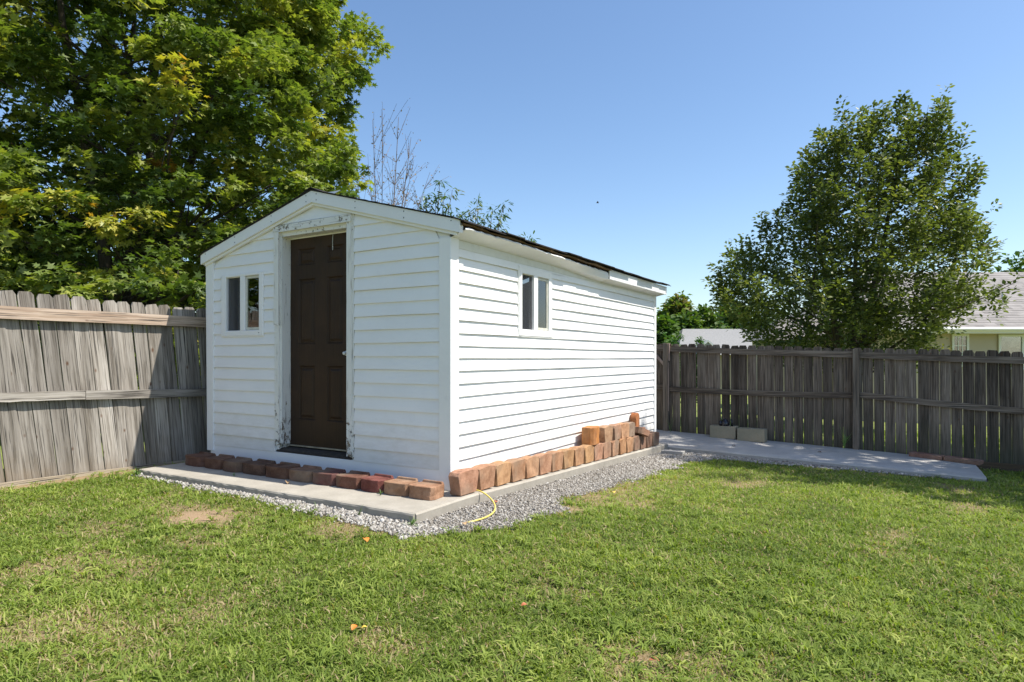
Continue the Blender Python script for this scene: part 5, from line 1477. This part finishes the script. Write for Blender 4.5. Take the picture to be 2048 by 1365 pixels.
# ------------------------------------------------------------------ weeds, fallen leaves, insect
def weed(x, y, z, h, n, label, seed, spread=.5, wid=.006):
    st = random.Random(seed); mb = MB()
    for i in range(n):
        a = st.uniform(0, 6.28); L = h * st.uniform(.5, 1.1); ln = st.uniform(.2, spread + .3)
        p = [(0, 0, 0)]
        for q in (.35, .7, 1.0):
            r = L * math.sin(ln * q) * q; p.append((math.cos(a) * r, math.sin(a) * r, L * q * math.cos(ln * q)))
        s_ = (-math.sin(a), math.cos(a)); w = [wid, wid, wid * .7, .0003]
        for j in range(3):
            A, B = p[j], p[j + 1]
            mb.poly([(A[0] - s_[0] * w[j], A[1] - s_[1] * w[j], A[2]), (A[0] + s_[0] * w[j], A[1] + s_[1] * w[j], A[2]), (B[0] + s_[0] * w[j + 1], B[1] + s_[1] * w[j + 1], B[2]), (B[0] - s_[0] * w[j + 1], B[1] - s_[1] * w[j + 1], B[2])])
    me = bpy.data.meshes.new('weed'); me.from_pydata(mb.v, [], mb.f); me.materials.append(M_WEED)
    tag(link('weed', me, None, (x, y, z)), label, 'weed', 'weeds growing at edges')
M_WEED = mat_plain('weed_blade', (.13, .22, .05), .5, 4, .3)
weed(2.36, 6.42, float(patio_z(2.36, 6.4)) - .02, .42, 16, 'tall grassy weed at the patio edge beside the middle fence post', 1, .7, .004)
weed(-.20, 6.38, float(patio_z(-.2, 6.4)) - .02, .55, 6, 'thin wispy weed at the left fence post behind the shed', 2, .5, .003)
weed(-2.98, -.79, -.06, .11, 26, 'small green weed at the far left corner of the shed slab', 3, .9, .005)
weed(-.20, -.79, -.08, .13, 9, 'wispy weed against the front face of the slab near the corner', 4, .6, .0022)
weed(.28, -.80, -.085, .09, 22, 'low tuft of weed hugging the near corner of the slab', 5, 1.0, .004)
weed(-.62, -.79, -.08, .08, 12, 'small weed in the gravel strip along the slab front', 6, .7, .0022)
weed(-.33, -.43, .001, .05, 10, 'tiny weed in the block joint near the reddest block', 7, .8, .003)
weed(-1.98, -.50, .001, .035, 12, 'tiny yellowish weed on the shaded part of the slab', 8, 1.2, .003)
LEAF_COL = {'orange': (.62, .20, .03), 'rust': (.38, .12, .05), 'yellow': (.6, .42, .06), 'brown': (.16, .08, .045), 'tan': (.5, .32, .16)}
LM = {k: mat_plain('fallen_leaf_' + k, v, .55, 40, .3) for k, v in LEAF_COL.items()}
def fallen(x, y, z, s, col, label, seed):
    st = random.Random(seed); n = 7; top = []; bot = []
    V = []
    for i in range(n + 1):
        t = i / n; w = math.sin(math.pi * min(1, t * 1.02)) ** .8 * .33 * s + .0008; cz = .12 * s * math.sin(t * 3.1) + .02 * s
        V.append((-w, (t - .5) * s, cz + .10 * s * w / (.33 * s))); V.append((0, (t - .5) * s, cz)); V.append((w, (t - .5) * s, cz + .16 * s * w / (.33 * s)))
    F = []
    for i in range(n):
        for j in (0, 1): F.append([i * 3 + j, i * 3 + j + 1, i * 3 + 4 + j, i * 3 + 3 + j])
    me = mesh_from('fallen_leaf', V, F, LM[col], True)
    o = link('fallen_leaf', me, None, (x, y, z), (st.uniform(-.25, .25), st.uniform(-.25, .25), st.uniform(0, 6.28)))
    tag(o, label, 'leaf', 'fallen leaves')
    return o
G_ = lambda x, y: float(gz(x, y)) + .028
fallen(.299, -1.247, G_(.3, -1.25), .062, 'orange', 'bright orange leaf on the grass just before the slab corner', 1).rotation_euler = (.1, .25, 1.2)
fallen(1.11, -2.152, G_(1.11, -2.15), .036, 'orange', 'orange yellow curled leaf low in the left half of the lawn', 2)
fallen(1.145, -2.13, G_(1.14, -2.13), .024, 'yellow', 'small yellow leaf touching the curled orange one on the lawn', 3)
fallen(1.573, -1.564, G_(1.6, -1.6), .028, 'rust', 'small rusty leaf near the middle of the lawn', 4)
fallen(2.239, -1.753, G_(2.25, -1.79), .04, 'rust', 'rusty leaf at the bottom edge right of the lawn centre', 5)
fallen(.60, -1.28, G_(.6, -1.28), .025, 'brown', 'tiny brown leaf right of the orange leaf by the slab corner', 6)
fallen(-1.30, -.49, .008, .06, 'tan', 'tan leaf lying at the shadow edge on the shed slab', 7)
fallen(.95, 1.02, float(gz(.95, 1.0)) + .03, .07, 'yellow', 'yellow green leaf on the gravel beside the slab', 8)
fallen(.58, -.62, float(gz(.58, -.6)) + .03, .05, 'tan', 'tan leaf at the gravel edge left of the hose end', 9)
fallen(.40, .05, float(gz(.4, .05)) + .03, .05, 'rust', 'rusty leaf in the gravel under the yellow hose', 10)
fallen(3.55, -.95, G_(3.55, -.95), .04, 'rust', 'rust red leaf at the right edge of the lawn', 11)
fallen(1.0, 5.5, float(patio_z(1.0, 5.5)) + .006, .06, 'brown', 'dark leaf lying on the left part of the patio', 12)
fallen(2.1, 5.7, float(patio_z(2.1, 5.7)) + .006, .06, 'brown', 'dark leaf lying on the middle of the patio', 13)
st_ = random.Random(4)
mb = MB()
for i in range(150):   # brown leaf litter caught along the patio front
    xx = st_.uniform(.9, 3.1); yy = np.interp(xx, [-.9, 3.88], [4.98, 4.85]) - st_.uniform(.03, .10); zz = float(gz(xx, yy)) + .012; s_ = st_.uniform(.01, .03); a = st_.uniform(0, 6.28)
    c_, d_ = math.cos(a) * s_, math.sin(a) * s_
    mb.poly([(xx - c_, yy - d_, zz), (xx + d_ * .5, yy - c_ * .5, zz + st_.uniform(0, .012)), (xx + c_, yy + d_, zz + st_.uniform(0, .01)), (xx - d_ * .5, yy + c_ * .5, zz + .004)])
me = bpy.data.meshes.new('leaf_litter'); me.from_pydata(mb.v, [], mb.f); me.materials.append(LM['brown'])
tag(link('leaf_litter', me), 'brown leaf litter along the front foot of the patio', 'leaf litter', kind='stuff')
mb = MB()
ip = CAM + RV * ((1195 - 1024) / 1279 * 4.0) + FV * 4.0; iz = 1.04 + (716 - 406) / 1279 * 4.0
ins = MB(); ins.tube([(-.006, 0, -.004), (-.002, 0, 0), (.003, 0, .003), (.007, 0, .001)], [.0015, .004, .0038, .0015], 8)
io = ins.build('flying_insect', M_BLACK, loc=(float(ip[0]), float(ip[1]), iz), rot=(.3, .5, .6), smooth=True)
tag(io, 'small dark insect flying in the blue sky above the shed', 'insect')
for sg in (-1, 1):
    wg = MB(); wg.poly([(0, sg * .002, .003), (.004, sg * .012, .008), (-.006, sg * .013, .009), (-.005, sg * .003, .004)]); wg.build('wing', M_BLACK, io)
